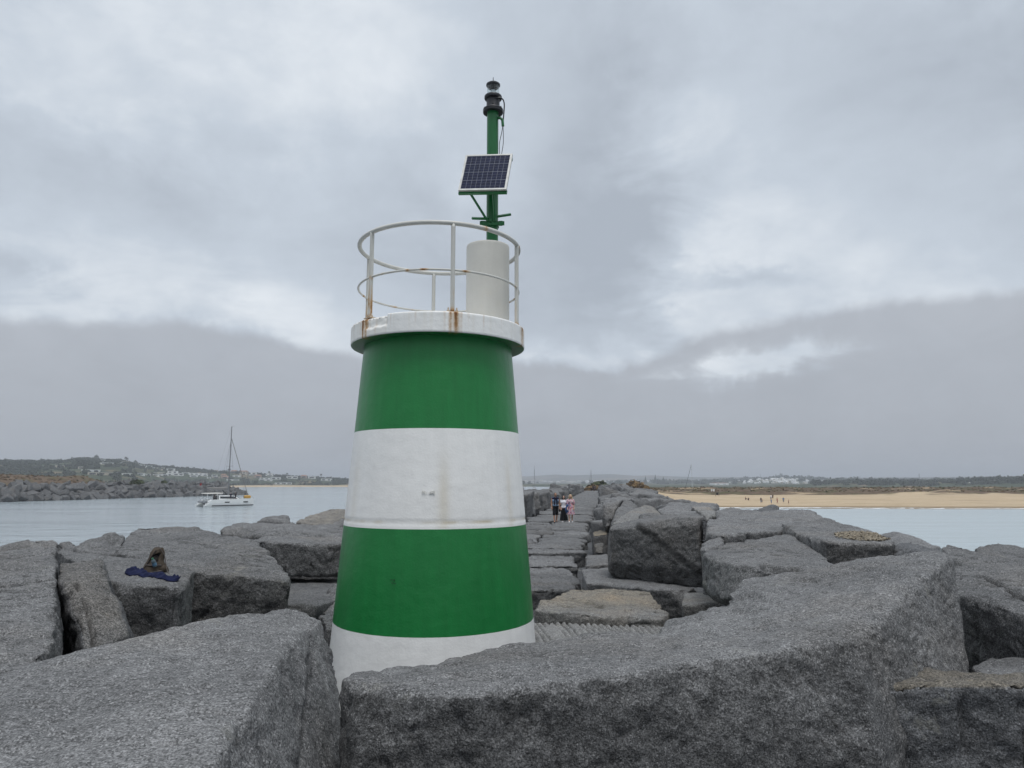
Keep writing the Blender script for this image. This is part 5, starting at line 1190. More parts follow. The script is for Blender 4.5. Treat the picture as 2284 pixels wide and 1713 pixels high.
def person(loc, face, H, label, skin=SKIN, hair="short", hairm=HAIRS, top=None, bottom=None, shoes=SHOEW, stride=.16, arms=(.12, -.1), female=False, skirt=None, dress=None, extra=None, vox=.016, cat="person", group=None, sit=False, fine=True):
    """faces local -y; stride: feet apart front to back; arms: forward swing of left/right hand"""
    root = tag(empty("person", loc, face), label, cat, group); k = H / 1.78
    V = lambda x, y, z: Vector((x * k, y * k, z * k))
    hipw, shw = (.095, .165) if female else (.088, .195)
    legs = []; feet = []
    if not sit:
        hz_, kz = .92, .50
        for s, fy in ((-1, -stride), (1, stride)):
            lift = .05 if fy > 0.05 else .0
            legs.append((V(s * hipw, 0, hz_), V(s * (hipw + .005), fy * .35 - .03, kz + lift * .5), V(s * hipw, fy + .02, .085 + lift))); feet.append((s, fy, lift))
        chest = .0
    else:
        hz_, kz = .12, .42
        for s in (-1, 1): legs.append((V(s * hipw, 0, hz_), V(s * (hipw + .05), -.42, kz - .02), V(s * hipw, -.66, .07))); feet.append((s, -.70, 0))
    dz = 0 if not sit else -.80
    caps = []
    for h_, kn, an in legs: caps += [(h_, kn, .085 * k, .056 * k), (kn, an, .054 * k, .036 * k)]
    for (s, fy, lf), (h_, kn, an) in zip(feet, legs): caps += [(an, V(s * hipw * 1.1, (fy if not sit else -.68) - .13, .045 + lf * .3), .042 * k, .035 * k)]
    pel, wai, che, nek = V(0, 0, .97 + dz), V(0, .01, 1.12 + dz), V(0, .015, 1.32 + dz), V(0, .0, 1.50 + dz)
    caps += [(V(-.05, 0, .96 + dz), V(.05, 0, .96 + dz), .12 * k, .12 * k), (pel, wai, .125 * k, (.105 if female else .125) * k), (wai, che, (.11 if female else .13) * k, .135 * k),
             (V(-.07, .01, 1.30 + dz), V(.07, .01, 1.30 + dz), .12 * k, .12 * k), (V(-shw + .05, .01, 1.43 + dz), V(shw - .05, .01, 1.43 + dz), .062 * k, .062 * k), (V(0, .01, 1.42 + dz), V(0, -.005, 1.56 + dz), .062 * k, .052 * k)]
    hd = V(0, -.01, 1.665 + dz)
    balls = [(hd, (.076 * k, .092 * k, .112 * k)), (hd + V(0, -.05, -.05), (.055 * k, .05 * k, .06 * k))]
    if fine:
        balls += [(hd + V(0, -.098, -.018), (.014 * k, .02 * k, .022 * k)), (hd + V(-.076, .005, -.01), (.012 * k, .02 * k, .03 * k)), (hd + V(.076, .005, -.01), (.012 * k, .02 * k, .03 * k)), (hd + V(0, -.092, -.062), (.022 * k, .010 * k, .008 * k))]
    hands = []
    for s, sw in ((-1, arms[0]), (1, arms[1])):
        sh = V(s * shw, .01, 1.42 + dz); el = V(s * (shw + .05), -sw * .35 + .03, 1.14 + dz); wr = V(s * (shw + .04), -sw - .03, .91 + dz)
        if sit: el = V(s * (shw + .06), -.16, 1.16 + dz); wr = V(s * .13, -.36, 1.22 + dz)
        caps += [(sh, el, .052 * k, .042 * k), (el, wr, .041 * k, .029 * k)]
        dwn = (wr - el).normalized(); pm = wr + dwn * .085 * k; caps.append((wr, pm, .032 * k, .036 * k)); hands.append((s, wr, pm, dwn))
        if fine:
            for q in range(4):
                o_ = V(0, (-.027 + .018 * q), 0); ln = (.062, .075, .07, .052)[q] * k
                mid = pm + o_ + dwn * ln * .7; caps += [(pm + o_ * .9, mid, .0105 * k, .010 * k), (mid, mid + (dwn + V(-s * .5, 0, 0)) * ln * .45, .010 * k, .009 * k)]
            caps.append((wr + dwn * .03 * k + V(0, -.025, 0), wr + dwn * .085 * k + V(-s * .015, -.058, 0), .013 * k, .011 * k))
    body = skin_of(caps, "body", skin, root, vox * k, 2, balls)
    if fine:
        e_ = MB()
        for s in (-1, 1): e_.ball(hd + V(s * .03, -.086, .012), .012 * k, 1)
        e_.build("eyes", HAIRB, root, True)
    if hair == "short": skin_of([], "hair", hairm, root, .012 * k if fine else .03, 2, [(hd + V(0, .022, .03), (.082 * k, .088 * k, .095 * k))])
    elif hair:
        L_ = .20 if hair == "long" else .28
        cp_ = [(hd + V(-.06, .05, .02), hd + V(-.10, .03, -L_), .05 * k, .035 * k), (hd + V(.06, .05, .02), hd + V(.10, .03, -L_), .05 * k, .035 * k), (hd + V(0, .06, .02), hd + V(0, .09, -L_ - .03), .075 * k, .06 * k),
               (hd + V(-.085, -.01, .0), hd + V(-.11, -.03, -L_ + .01), .03 * k, .03 * k), (hd + V(.085, -.01, .0), hd + V(.11, -.03, -L_ + .01), .03 * k, .03 * k)]
        skin_of(cp_, "hair", hairm, root, .014 * k if fine else .03, 2, [(hd + V(0, .025, .035), (.092 * k, .095 * k, .098 * k))])
    g = 1.13
    tors = [(pel + V(-.05, 0, .02), pel + V(.05, 0, .02), .135 * k, .135 * k), (pel, wai, .137 * k, .128 * k), (wai, che, .128 * k, .15 * k), (V(-.075, .01, 1.31 + dz), V(.075, .01, 1.31 + dz), .135 * k, .135 * k), (V(-shw + .05, .01, 1.435 + dz), V(shw - .05, .01, 1.435 + dz), .07 * k, .07 * k)]
    if top:
        m_, slv = top; cp_ = list(tors)
        if slv > 0:
            for s, sw in ((-1, arms[0]), (1, arms[1])):
                sh = V(s * shw, .01, 1.42 + dz); el = V(s * (shw + .05), -sw * .35 + .03, 1.14 + dz)
                if sit: el = V(s * (shw + .06), -.16, 1.16 + dz)
                cp_.append((sh, sh.lerp(el, min(slv, 1)), .066 * k, .062 * k))
        skin_of(cp_, "top", m_, root, max(vox, .016) * k, 2)
    if bottom:
        m_, ln = bottom; cp_ = [(V(-.05, 0, .965 + dz), V(.05, 0, .965 + dz), .142 * k, .142 * k)]
        for h_, kn, an in legs:
            cp_.append((h_, h_.lerp(kn, min(ln, 1)), .10 * k, .088 * k))
            if ln > 1: cp_.append((kn, kn.lerp(an, ln - 1), .08 * k, .06 * k))
        skin_of(cp_, "shorts" if ln <= 1.1 else "trousers", m_, root, max(vox, .016) * k, 2)
    def flare(name, m_, z0, z1, r0, r1, dep=.8, wav=.12):
        n = 40; rows = 14; vs_ = []; mb = MB()
        for i in range(rows + 1):
            f = i / rows; z = z0 + (z1 - z0) * f; rr_ = r0 + (r1 - r0) * f
            vs_.append([mb.bm.verts.new(V(rr_ * (1 + wav * f * math.sin(7 * a + 2)) * math.cos(a), rr_ * dep * (1 + wav * f * math.sin(5 * a)) * math.sin(a), z)) for a in np.linspace(0, 2 * PI, n, endpoint=False)])
        for i in range(rows):
            for q in range(n): mb.bm.faces.new((vs_[i][q], vs_[i][(q + 1) % n], vs_[i + 1][(q + 1) % n], vs_[i + 1][q]))
        mb.bm.faces.new(vs_[0]); mb.build(name, m_, root, True)
    if skirt: flare("skirt", skirt[0], 1.10 + dz, skirt[1], .135, skirt[2])
    if dress:
        cp_ = list(tors)
        for s, sw in ((-1, arms[0]), (1, arms[1])):
            sh = V(s * shw, .01, 1.42); el = V(s * (shw + .05), -sw * .35 + .03, 1.14); cp_.append((sh, sh.lerp(el, .75), .075 * k, .085 * k))
        skin_of(cp_, "dress_top", dress[0], root, .016 * k, 2); flare("dress_skirt", dress[0], 1.12, dress[1], .145, dress[2], .85, .16)
    if shoes:
        for (s, fy, lf), (h_, kn, an) in zip(feet, legs):
            yy = (fy if not sit else -.68)
            skin_of([(an + V(0, .02, -.03), V(s * hipw * 1.1, yy - .14, .042 + lf * .25), .05 * k, .044 * k)], "shoe", shoes, root, max(vox, .014) * k, 1)
    if extra: extra(root, V, hd, hands)
    return root
def shawl(root, V, hd, hands):
    skin_of([(V(-.19, .02, 1.43), V(-.05, -.11, 1.46), .06, .055), (V(.19, .02, 1.43), V(.05, -.11, 1.46), .06, .055), (V(-.16, .07, 1.47), V(.16, .07, 1.47), .065, .065), (V(-.05, -.13, 1.45), V(-.075, -.155, 1.10), .05, .04), (V(.06, -.13, 1.45), V(.075, -.15, 1.07), .05, .04)], "sweater", CNAVY, root, .014, 3)
WY = 44.8
p = at(1238.6, 1167, WY); zW = WZ + .02
person((p.x, WY - .3, zW), .1, 1.86, "man in a sleeveless light blue shirt and black shorts, dark sweater over his shoulders", SKIN, "short", HAIRS, (CSKY, 0), (CBLACK, .95), SHOEB, .17, (.10, -.02), extra=shawl)
p = at(1257.5, 1164, 45.4)
def jacket(root, V, hd, hands):
    skin_of([(V(-.26, -.02, 1.12), V(-.25, .0, .78), .07, .06), (V(-.27, .03, 1.05), V(-.27, .02, .72), .05, .045)], "folded_jacket", CBLACK, root, .016, 3)
person((p.x, 45.4, zW), .05, 1.68, "woman with long black hair in a white top and a long black skirt", SKINP, "long", HAIRB, (CWHITE, .35), None, SHOEW, .12, (.05, .02), True, skirt=(CBLACK, .12, .27), extra=jacket)
p = at(1273, 1165.5, 45.0)
def denim(root, V, hd, hands):
    skin_of([(V(-.20, -.12, 1.10), V(-.30, -.06, .80), .075, .07), (V(-.24, -.10, 1.0), V(-.18, -.12, .72), .075, .055), (V(-.30, -.05, .85), V(-.25, -.05, .62), .06, .05)], "denim_jacket", CDENIM, root, .016, 3)
person((p.x, 45.0, zW), -.05, 1.74, "blond woman in a short pink floral dress carrying a denim jacket", SKINP, "loose", HAIRL, None, None, SHOEW, .12, (.16, .03), True, dress=(CFLORAL, .52, .25), extra=denim)
for u, lb, tp in ((1323.2, "distant walker in black near the sandy end of the walkway", CBLACK), (1327.2, "slighter distant walker in grey near the sandy end of the walkway", CDARK)):
    p = at(u, 1096, 216); person((p.x, 216, WZ - .05), 0, 1.72 if tp is CBLACK else 1.62, lb, SKIN, "short", HAIRS, (tp, .9), (tp, 1.7), SHOEB, .14, vox=.03, fine=False)
Zb = lambda u, v: ground_hit(u, v, 160, 330, 900)
def beachgoer(u, v, H, label, top, bot, sit=False, face=0., **kw):
    X, Y, h, d_ = Zb(u, v); person((X, Y, h - .02), face, H, label, kw.pop("skin", SKIN), "short", HAIRS, top, bot, None, .14, vox=.032, fine=False, sit=sit, **kw)
c9 = lambda x, y: (1640 + x / 13.825, 1085 + y / 13.825)
beachgoer(*c9(318, 408), 1.7, "beachgoer in dark clothes leaning back on the sand, left of a pair", (CDARK, .8), (CDARK, 1.0), True, 1.2)
beachgoer(*c9(412, 428), 1.7, "beachgoer sitting upright on the sand, right of a pair", (CDARK, .5), (CNAVY, 1.0), True, -.8)
beachgoer(*c9(797, 522), 1.72, "adult in purple-grey standing close to a child on the beach", (CDARK, .5), (CGREY, 1.6), face=2.6)
beachgoer(*c9(832, 512), 1.2, "child with bare back beside the adult in purple-grey", None, (CGREY, .8), face=2.2)
beachgoer(*c9(1105, 440), 1.85, "man in a white shirt walking away across the beach", (CWHITE, .6), (SKIN and CGREY, .7), face=3.0)
beachgoer(*c9(1160, 395), 1.6, "woman in black at the side of the man in white", (CBLACK, .3), (CBLACK, 1.2), face=2.9)
beachgoer(*c9(1298, 532), 1.75, "beachgoer dressed in dark red walking along the sand", (CRED, .6), (CRED, 1.3), face=1.2)
beachgoer(*c9(1490, 512), 1.72, "beachgoer in blue and grey with a bag at the hip", (CBLUE, .9), (CGREY, 1.2), face=-.6)
beachgoer(*c9(1115, 575), 1.6, "bather half hidden behind the black boulder at the surf", (CBLUE, .4), (CBLUE, .8), face=.4)
beachgoer(*c9(1657, 700), 1.35, "child in bathing shorts at the edge of the surf", None, (CDARK, .8), face=.6)
# two notice boards and a bin stand on the beach
def board(u, v, label):
    X, Y, h, d_ = Zb(u, v); rt = tag(empty("notice_board", (X, Y, h), .2), label, "sign")
    for s in (-1, 1): MB().box((s * .2, 0, .8), (.07, .07, 1.6)).build("post", TRUNK, rt)
    MB().box((0, -.07, 1.7), (.55, .05, .8)).build("panel", FOAM, rt)
board(1587.5, 1103.5, "white notice board on posts at the top of the beach, left of its twin"); board(1592.3, 1104, "white notice board on a taller post beside the beach bin")
X, Y, h, d_ = Zb(1600, 1106.5); rt = tag(empty("beach_bin", (X, Y, h)), "dark beach bin hanging in a small square stand", "bin")
for s in (-1, 1): MB().box((s * .55, 0, .7), (.1, .1, 1.5)).build("post", TRUNK, rt)
MB().box((0, 0, 1.45), (1.3, .3, .12)).build("rail", TRUNK, rt); MB().lathe([(0, .35), (.3, .35), (.38, 1.2), (.34, 1.2), (.28, .4), (0, .4)], 16).build("bin_body", CBLACK, rt)
X, Y = at(1367, 1084, 232).x, 232; h = max(hz(X, Y), 4.2); rt = tag(empty("marker_post", (X, Y, h)), "small red and white marker post on the mound at the walkway end", "marker")
mr_ = MB().lathe([(0, 0), (.5, 0), (.42, .9), (0, .9)], 16); mr_.build("white_base", WHITE, rt)
MB().lathe([(0, .9), (.42, .9), (.36, 1.7), (.2, 1.75), (.2, 2.1), (0, 2.2)], 16).build("red_top", CRED, rt)

# ------------------------------------------------------------------ boats
GEL = plain("white_gelcoat", (.74, .75, .74), .25, 0, .05, 1); DARKW = plain("smoked_window", (.012, .014, .017), .12); SPAR = plain("grey_spar", (.22, .22, .23), .4, .3); WIRE = plain("stay_wire", (.12, .12, .13), .5); SAILC = plain("grey_sail_cover", (.23, .22, .21), .85, 0, .2, 3); STRIPE = plain("dark_stripe", (.02, .025, .03), .3); RUBBER = plain("grey_rubber", (.21, .225, .24), .6); YEL = plain("yellow_cover", (.50, .27, .03), .7, 0, .15, 3); CANVAS = plain("cream_canvas", (.62, .60, .55), .8)
CY = 198.0; cpos = atz(501.5, 1130.5, 0.0)
cx = (501.5 - 1142) / F * (ct * CY - EYE * st); PSI = R(45)
cat = tag(empty("catamaran", (cx, CY, 0), PSI), "white sailing catamaran with bare mast motoring along the channel", "catamaran")
def hull(y0, name):
    mb = MB(); st_ = [(-6.8, .50, .55, -.1), (-6.3, .62, .6, -.3), (-6.29, .64, .95, -.3), (-5.7, .68, 1.0, -.4), (-5.69, .7, 1.45, -.4), (-5.0, .72, 1.9, -.45), (-2, .75, 1.95, -.5), (2, .72, 2.0, -.5), (4.5, .55, 2.05, -.5), (6.0, .3, 2.1, -.45), (6.8, .05, 2.12, -.3)]
    rows = []
    for x, hw, zt, zbm in st_:
        rows.append([mb.bm.verts.new((x, y0 + a, z)) for a, z in ((-hw, zt), (-hw * 1.02, .55 * zt), (-hw * .85, .1), (-hw * .45, zbm), (hw * .45, zbm), (hw * .85, .1), (hw * 1.02, .55 * zt), (hw, zt))])
    for i in range(len(rows) - 1):
        for q in range(8): mb.bm.faces.new((rows[i][q], rows[i][(q + 1) % 8], rows[i + 1][(q + 1) % 8], rows[i + 1][q]))
    mb.bm.faces.new(rows[0]); mb.bm.faces.new(rows[-1])
    h = mb.build(name, GEL, cat)
    for s in (-1, 1):
        for x in (-.9, 4.3):
            hw = .765 if x < 0 else .60
            MB().hull([(x - .75, y0 + s * (hw + .02), 1.35), (x + .75, y0 + s * (hw - .005 * x), 1.35), (x - .6, y0 + s * (hw + .02), 1.05), (x + .55, y0 + s * hw, 1.05), (x - .75, y0 + s * (hw - .12), 1.35), (x + .75, y0 + s * (hw - .14), 1.35), (x - .6, y0 + s * (hw - .12), 1.05), (x + .55, y0 + s * (hw - .14), 1.05)]).build("hull_window", DARKW, h)
        sb_ = MB()
        for i in range(5, len(st_) - 1):
            xa, ha, _, _ = st_[i]; xb, hb, _, _ = st_[i + 1]
            sb_.poly([(xa, y0 + s * (ha * .97 + .02), .46), (xb, y0 + s * (hb * .97 + .02), .46), (xb, y0 + s * (hb * .92 + .03), .20), (xa, y0 + s * (ha * .92 + .03), .20)])
        sb_.build("stripe", STRIPE, h)
    return h
hull(-2.75, "hull"); hull(2.75, "hull")
MB().box((-1.0, 0, 1.35), (8.2, 4.6, .75), bevel=.1).build("bridge_deck", GEL, cat)
MB().hull([(-2.6, -2.3, 1.75), (-2.6, 2.3, 1.75), (3.8, -1.9, 1.75), (3.8, 1.9, 1.75), (-2.6, -2.0, 3.0), (-2.6, 2.0, 3.0), (1.0, -1.6, 2.95), (1.0, 1.6, 2.95), (2.4, -1.4, 2.6), (2.4, 1.4, 2.6)]).build("cabin", GEL, cat)
for s in (-1, 1): MB().hull([(-2.3, s * 2.22, 2.2), (2.6, s * 1.98, 2.15), (-2.3, s * 2.1, 2.75), (1.6, s * 1.72, 2.72), (-2.3, s * 2.0, 2.2), (2.6, s * 1.8, 2.15)]).build("cabin_window", DARKW, cat)
MB().hull([(3.62, -1.7, 2.0), (3.62, 1.7, 2.0), (2.62, -1.35, 2.62), (2.62, 1.35, 2.62), (3.3, -1.6, 1.95), (3.3, 1.6, 1.95)]).build("windscreen", DARKW, cat)
MB().box((-2.63, 0, 2.3), (.06, 3.4, 1.1)).build("cabin_door", DARKW, cat)
MB().hull([(-5.9, -1.9, 3.5), (-5.9, 1.9, 3.5), (-1.6, -2.1, 3.5), (-1.6, 2.1, 3.5), (-5.8, -1.8, 3.68), (-5.8, 1.8, 3.68), (-1.6, -2.0, 3.72), (-1.6, 2.0, 3.72)]).build("bimini_top", CANVAS, cat)
for x in (-5.6, -2.9):
    for s in (-1, 1): MB().tube([(x, s * 1.8, 1.6), (x, s * 1.8, 3.5)], .05, 6).build("bimini_post", GEL, cat)
MX = .75
MB().tube([(MX, 0, 2.6), (MX, 0, 22.0)], [.16, .12], 10).build("mast", SPAR, cat)
MB().tube([(MX - .15, 0, 4.5), (-5.2, 0, 4.75)], .12, 8).build("boom", SPAR, cat)
mb = MB(); rows = []
for x, z, r_ in ((MX - .25, 5.0, .42), (-.6, 4.98, .40), (-2.2, 4.98, .34), (-4.0, 5.02, .26), (-5.2, 5.05, .16)):
    rows.append([mb.bm.verts.new((x, r_ * .6 * math.cos(a), z + r_ * math.sin(a) * (1.25 if math.sin(a) < 0 else .8))) for a in np.linspace(0, 2 * PI, 12, endpoint=False)])
for i in range(len(rows) - 1):
    for q in range(12): mb.bm.faces.new((rows[i][q], rows[i][(q + 1) % 12], rows[i + 1][(q + 1) % 12], rows[i + 1][q]))
mb.bm.faces.new(rows[0]); mb.bm.faces.new(rows[-1]); mb.build("sail_cover", SAILC, cat, True)
MB().tube([(MX, -2.0, 11), (MX, 2.0, 11)], .05, 6).build("spreader", SPAR, cat)
MB().tube([(MX + .15, 0, 18.6), (6.5, 0, 2.6)], .085, 7).build("furled_jib", SAILC, cat)
for s in (-1, 1):
    MB().tube([(MX, 0, 18.2), (MX - .0, s * 2.0, 11), (.9, s * 3.3, 1.9)], .02, 5).build("shroud", WIRE, cat)
    MB().tube([(MX, 0, 18.4), (-.8, s * 3.3, 1.95)], .016, 5).build("shroud", WIRE, cat)
MB().tube([(MX - .1, 0, 21.9), (-3.7, 0, 4.9)], .012, 4).build("topping_lift", WIRE, cat)
MB().tube([(MX - .1, 0, 22.0), (MX + .8, .1, 22.2)], .03, 5).build("wind_vane", SPAR, cat)
MB().box((6.55, 0, 1.6), (.22, 5.2, .25)).build("crossbeam", SPAR, cat)
mb = MB()
for s in (-1, 1):
    pts = [(6.6, s * 2.75, 2.75), (3, s * 3.2, 2.6), (-1, s * 3.35, 2.55), (-4.8, s * 3.3, 2.5)]
    mb.tube(pts, .018, 5)
    for x, y_, z in pts: mb.tube([(x, y_, 1.95), (x, y_, z)], .02, 5)
mb.build("guard_rail", WIRE, cat)
MB().tube([(4.1, -2.5, 2.05), (4.0, -2.4, 5.3)], .05, 6).build("deck_pole", SPAR, cat)
dg_ = tag(empty("dinghy", (0, 0, 0)), "grey inflatable dinghy hung across the stern of the catamaran", "dinghy")
dm = MB()
for s in (-1, 1): dm.tube(smoothpath([(s * .55, -1.7, 0), (s * .62, 0, 0), (s * .6, 1.0, .05), (s * .1, 1.75, .15)], 5), .24, 10)
dm.build("tube_body", RUBBER, dg_, True)
MB().hull([(-.5, -1.6, -.12), (.5, -1.6, -.12), (-.5, 1.2, -.08), (.5, 1.2, -.08), (0, 1.5, 0), (0, -1.6, -.35), (0, 1.1, -.25)]).build("dinghy_floor", RUBBER, dg_)
Mc = Matrix.Translation((cx, CY, 0)) @ Matrix.Rotation(PSI, 4, 'Z')
dg_.matrix_world = Mc @ Matrix.Translation((-6.3, -.2, 1.35)) @ Matrix.Rotation(0, 4, 'Z')
for s in (-1, 1): MB().tube(smoothpath([(-5.2, s * 1.2, 1.7), (-5.8, s * 1.2, 2.4), (-6.4, s * 1.2, 2.3)], 5), .06, 6).build("davit", GEL, cat)
yp = Mc @ Vector((5.2, -2.2, 2.55))
o = MB().capsule((-.65, 0, 0), (.65, 0, 0), .42, .42, 16).build("kayak_bag", YEL, None, True); o.location = yp; o.rotation_euler = (0, 0, 0); o.scale = (1, .7, 1); tag(o, "bulky yellow bag lashed on the catamaran foredeck", "bag")
fl_ = tag(empty("flag", Mc @ Vector((-5.6, 2.2, 3.6))), "small red ensign flying above the catamaran stern", "flag")
MB().tube([(0, 0, 0), (-.15, 0, 2.9)], .03, 6).build("flagstaff", SPAR, fl_)
mb = MB(); vv = [[mb.bm.verts.new((-.12 - .62 * i / 6, .12 * math.sin(i * 1.3), 2.85 - .65 * j / 3 - .05 * i)) for j in range(4)] for i in range(7)]
for i in range(6):
    for j in range(3): mb.bm.faces.new((vv[i][j], vv[i + 1][j], vv[i + 1][j + 1], vv[i][j + 1]))
mb.build("ensign", CRED, fl_, True)
for (x, y_, z), H, lb, tp, fc in (((.3, -2.75, 1.98), 1.75, "crew member in navy with a light cap standing by the catamaran cabin", CNAVY, 0), ((1.6, -2.75, 2.0), 1.85, "crew member in black standing at the catamaran mast", CBLACK, .4), ((-3.6, -1.2, 1.72), 1.7, "helmsman under the catamaran awning", CDARK, -.6)):
    P = Mc @ Vector((x, y_, z)); person(P, fc, H, lb, SKIN, "short", HAIRS, (tp, .9), (tp, 1.5), None, .05, vox=.03, fine=False)
def yacht(u, v, Y, hullm, mast, label, yaw, L=10, furl=True, water=True):
    X = (u - 1142) / F * .985 * Y
    rt = tag(empty("sailing_yacht", (X, Y, 0), yaw), label, "yacht", "yachts moored in the river")
    mb = MB(); rows = []
    for x, hw, zt, zb_ in ((-.5, .28, .105, -.01), (-.3, .34, .10, -.04), (0, .36, .10, -.06), (.25, .27, .11, -.05), (.42, .12, .12, -.03), (.5, .01, .125, 0)):
        rows.append([mb.bm.verts.new((x * L, a * L * .45, z * L)) for a, z in ((-hw, zt), (-hw * .8, .02), (0, zb_), (hw * .8, .02), (hw, zt))])
    for i in range(len(rows) - 1):
        for q in range(5): mb.bm.faces.new((rows[i][q], rows[i][(q + 1) % 5], rows[i + 1][(q + 1) % 5], rows[i + 1][q]))
    mb.bm.faces.new(rows[0]); mb.bm.faces.new(rows[-1]); mb.build("hull", hullm, rt)
    MB().hull([(-.2 * L, -.1 * L, .1 * L), (-.2 * L, .1 * L, .1 * L), (.2 * L, -.08 * L, .1 * L), (.2 * L, .08 * L, .1 * L), (-.18 * L, -.08 * L, .16 * L), (-.18 * L, .08 * L, .16 * L), (.08 * L, -.06 * L, .15 * L), (.08 * L, .06 * L, .15 * L)]).build("cabin", GEL, rt)
    MB().tube([(.08 * L, 0, .1 * L), (.08 * L, 0, mast)], [.15, .11], 7).build("mast", GEL if furl else SPAR, rt)
    MB().tube([(.07 * L, 0, .22 * L), (-.36 * L, 0, .23 * L)], .22, 7).build("boom", SAILC, rt)
    MB().tube([(.09 * L, 0, mast * .96), (.49 * L, 0, .13 * L)], .13 if furl else .05, 6).build("furled_jib", STRIPE if furl else WIRE, rt)
    mb = MB()
    for s in (-1, 1): mb.tube([(.08 * L, 0, mast * .95), (.08 * L, s * .06 * L, mast * .5), (.06 * L, s * .15 * L, .1 * L)], .03, 4)
    mb.build("shroud", WIRE, rt)
yacht(1192, 1093, 637, STRIPE, 21.5, "dark-hulled yacht moored in the river just right of the white lighthouse band", R(80), 9.5, False)
yacht(1321, 1080, 560, GEL, 16.5, "yacht showing only its mast behind the mound at the walkway end", R(120), 10, False)
yacht(1549, 1080, 520, GEL, 20.0, "yacht with a dark furled headsail whose mast rises behind the dunes", R(172), 12.5, True)
yacht(2059, 1080, 560, GEL, 13.5, "yacht with its thin mast standing before the wooded shore", R(150), 9, False)
# lattice mast on the town hill
X, Y, h, d_ = ground_hit(1696, 1068, 1800); mb = MB()
for a in (0, 2.09, 4.18): mb.tube([(2.2 * math.cos(a), 2.2 * math.sin(a), 0), (.4 * math.cos(a), .4 * math.sin(a), 24)], .4, 5)
for z in range(0, 24, 3): mb.tube([(2.2 * (1 - z / 30), 0, z), (-1.1 * (1 - z / 30), 1.9 * (1 - z / 30), z + 3)], .25, 4)
o = mb.build("radio_mast", SPAR); o.location = (X, Y, h); tag(o, "slim radio mast standing over the white town", "mast")

# ------------------------------------------------------------------ things left on the blocks
BAGM = plain("brown_canvas", (.066, .052, .040), .85, 0, .25, 25, .2, .004); BAGIN = plain("dark_lining", (.02, .016, .014), .9); BLUEF = plain("blue_fleece", (.008, .011, .040), .9, 0, .4, 14, .2, .006); STRAP = plain("grey_webbing", (.09, .075, .07), .8)
def drop(x, y, obj_world):   # height of the block under a point
    o = obj_world; hit = o.ray_cast(Vector((x, y, 20)) - o.location, Vector((0, 0, -1)))
    return hit[1].z + o.location.z if hit[0] else 0
bpy.context.view_layer.update()
B0 = c4(975, 440, 8.35); B0.z = drop(B0.x, B0.y, L4)
BS = .6
bag = tag(empty("rucksack", B0, R(12)), "brown canvas rucksack lying open with a bottle in it on the flat-topped block", "rucksack")
n, mrow = 26, 15; mb = MB(); vs_ = []
for i in range(mrow + 1):
    f = i / mrow; z = .47 * f; w0 = .215 * (1 - .62 * f ** 1.5) * (1 + .10 * math.sin(f * 9)); d0 = .155 * (1 - .45 * f); lean = -.05 * f + .10 * f * f
    vs_.append([mb.bm.verts.new((w0 * math.cos(a) * (1 + .07 * math.sin(3 * a + 5 * f)) + lean + .012 * math.sin(11 * f + 2 * a), d0 * math.sin(a) * (1 + .1 * math.sin(2 * a + 8 * f)) + .05 * f, z + .02 * math.sin(2 * a + 3))) for a in np.linspace(0, 2 * PI, n, endpoint=False)])
for i in range(mrow):
    for q in range(n):
        ang = q / n
        if .66 < ang < .84 and 7 <= i <= 11: continue            # the open mouth towards the camera
        mb.bm.faces.new((vs_[i][q], vs_[i][(q + 1) % n], vs_[i + 1][(q + 1) % n], vs_[i + 1][q]))
mb.bm.faces.new(vs_[0]); mb.bm.faces.new(vs_[-1])
bo = mb.build("bag_body", BAGM, bag, True); md = bo.modifiers.new("thick", 'SOLIDIFY'); md.thickness = .012
bag.scale = (BS, BS, BS)
MB().ball((-.02, .03, .24), (.12, .085, .14), 2).build("lining", BAGIN, bag, True)
def skin_pt(f, ang, out=.008):
    a = ang * 2 * PI; w0 = .215 * (1 - .62 * f ** 1.5) * (1 + .10 * math.sin(f * 9)) + out; d0 = .155 * (1 - .45 * f) + out; lean = -.05 * f + .10 * f * f
    return Vector((w0 * math.cos(a) * (1 + .07 * math.sin(3 * a + 5 * f)) + lean, d0 * math.sin(a) * (1 + .1 * math.sin(2 * a + 8 * f)) + .05 * f, .47 * f + .02 * math.sin(2 * a + 3)))
MB().tube([skin_pt(f, q) for f, q in zip(np.linspace(.97, .12, 18), np.linspace(.70, .60, 18))], .011, 8).build("piping", BAGIN, bag, True)
MB().tube([skin_pt(f, q) for f, q in zip(np.linspace(.42, .30, 14), np.linspace(.62, .88, 14))], .012, 8).build("mouth_hem", STRAP, bag, True)
MB().tube(smoothpath([skin_pt(.98, .8), skin_pt(.7, .93, .012), skin_pt(.35, .95, .02), (.26, -.10, .03), (.33, -.20, .0)], 6), .010, 6).build("strap", STRAP, bag, True)
MB().ball((.15, -.02, .09), (.085, .10, .085), 2).build("side_pocket", BAGM, bag, True)
MB().tube([skin_pt(.09, q, .01) for q in np.linspace(.56, .93, 16)], .016, 6).build("bottom_strap", STRAP, bag, True)
bt = tag(empty("water_bottle", B0 + Vector((.045, -.105, .12)), 0), "clear plastic water bottle with a green cap tucked in the rucksack", "bottle")
bt.rotation_euler = (R(18), R(-14), 0); bt.scale = (.5, .5, .5)
m, t, b = mat("bottle_plastic", (.20, .27, .31), .12); b.inputs['Transmission Weight'].default_value = .55; b.inputs['IOR'].default_value = 1.25
autosmooth(MB().lathe([(0, -.06), (.045, -.06), (.047, .02), (.047, .07), (.04, .095), (.018, .115), (0, .115)], 20).build("bottle_body", m, bt))
MB().lathe([(0, .112), (.024, .112), (.024, .145), (0, .147)], 16).build("cap", plain("green_cap", (.02, .13, .06), .4), bt)
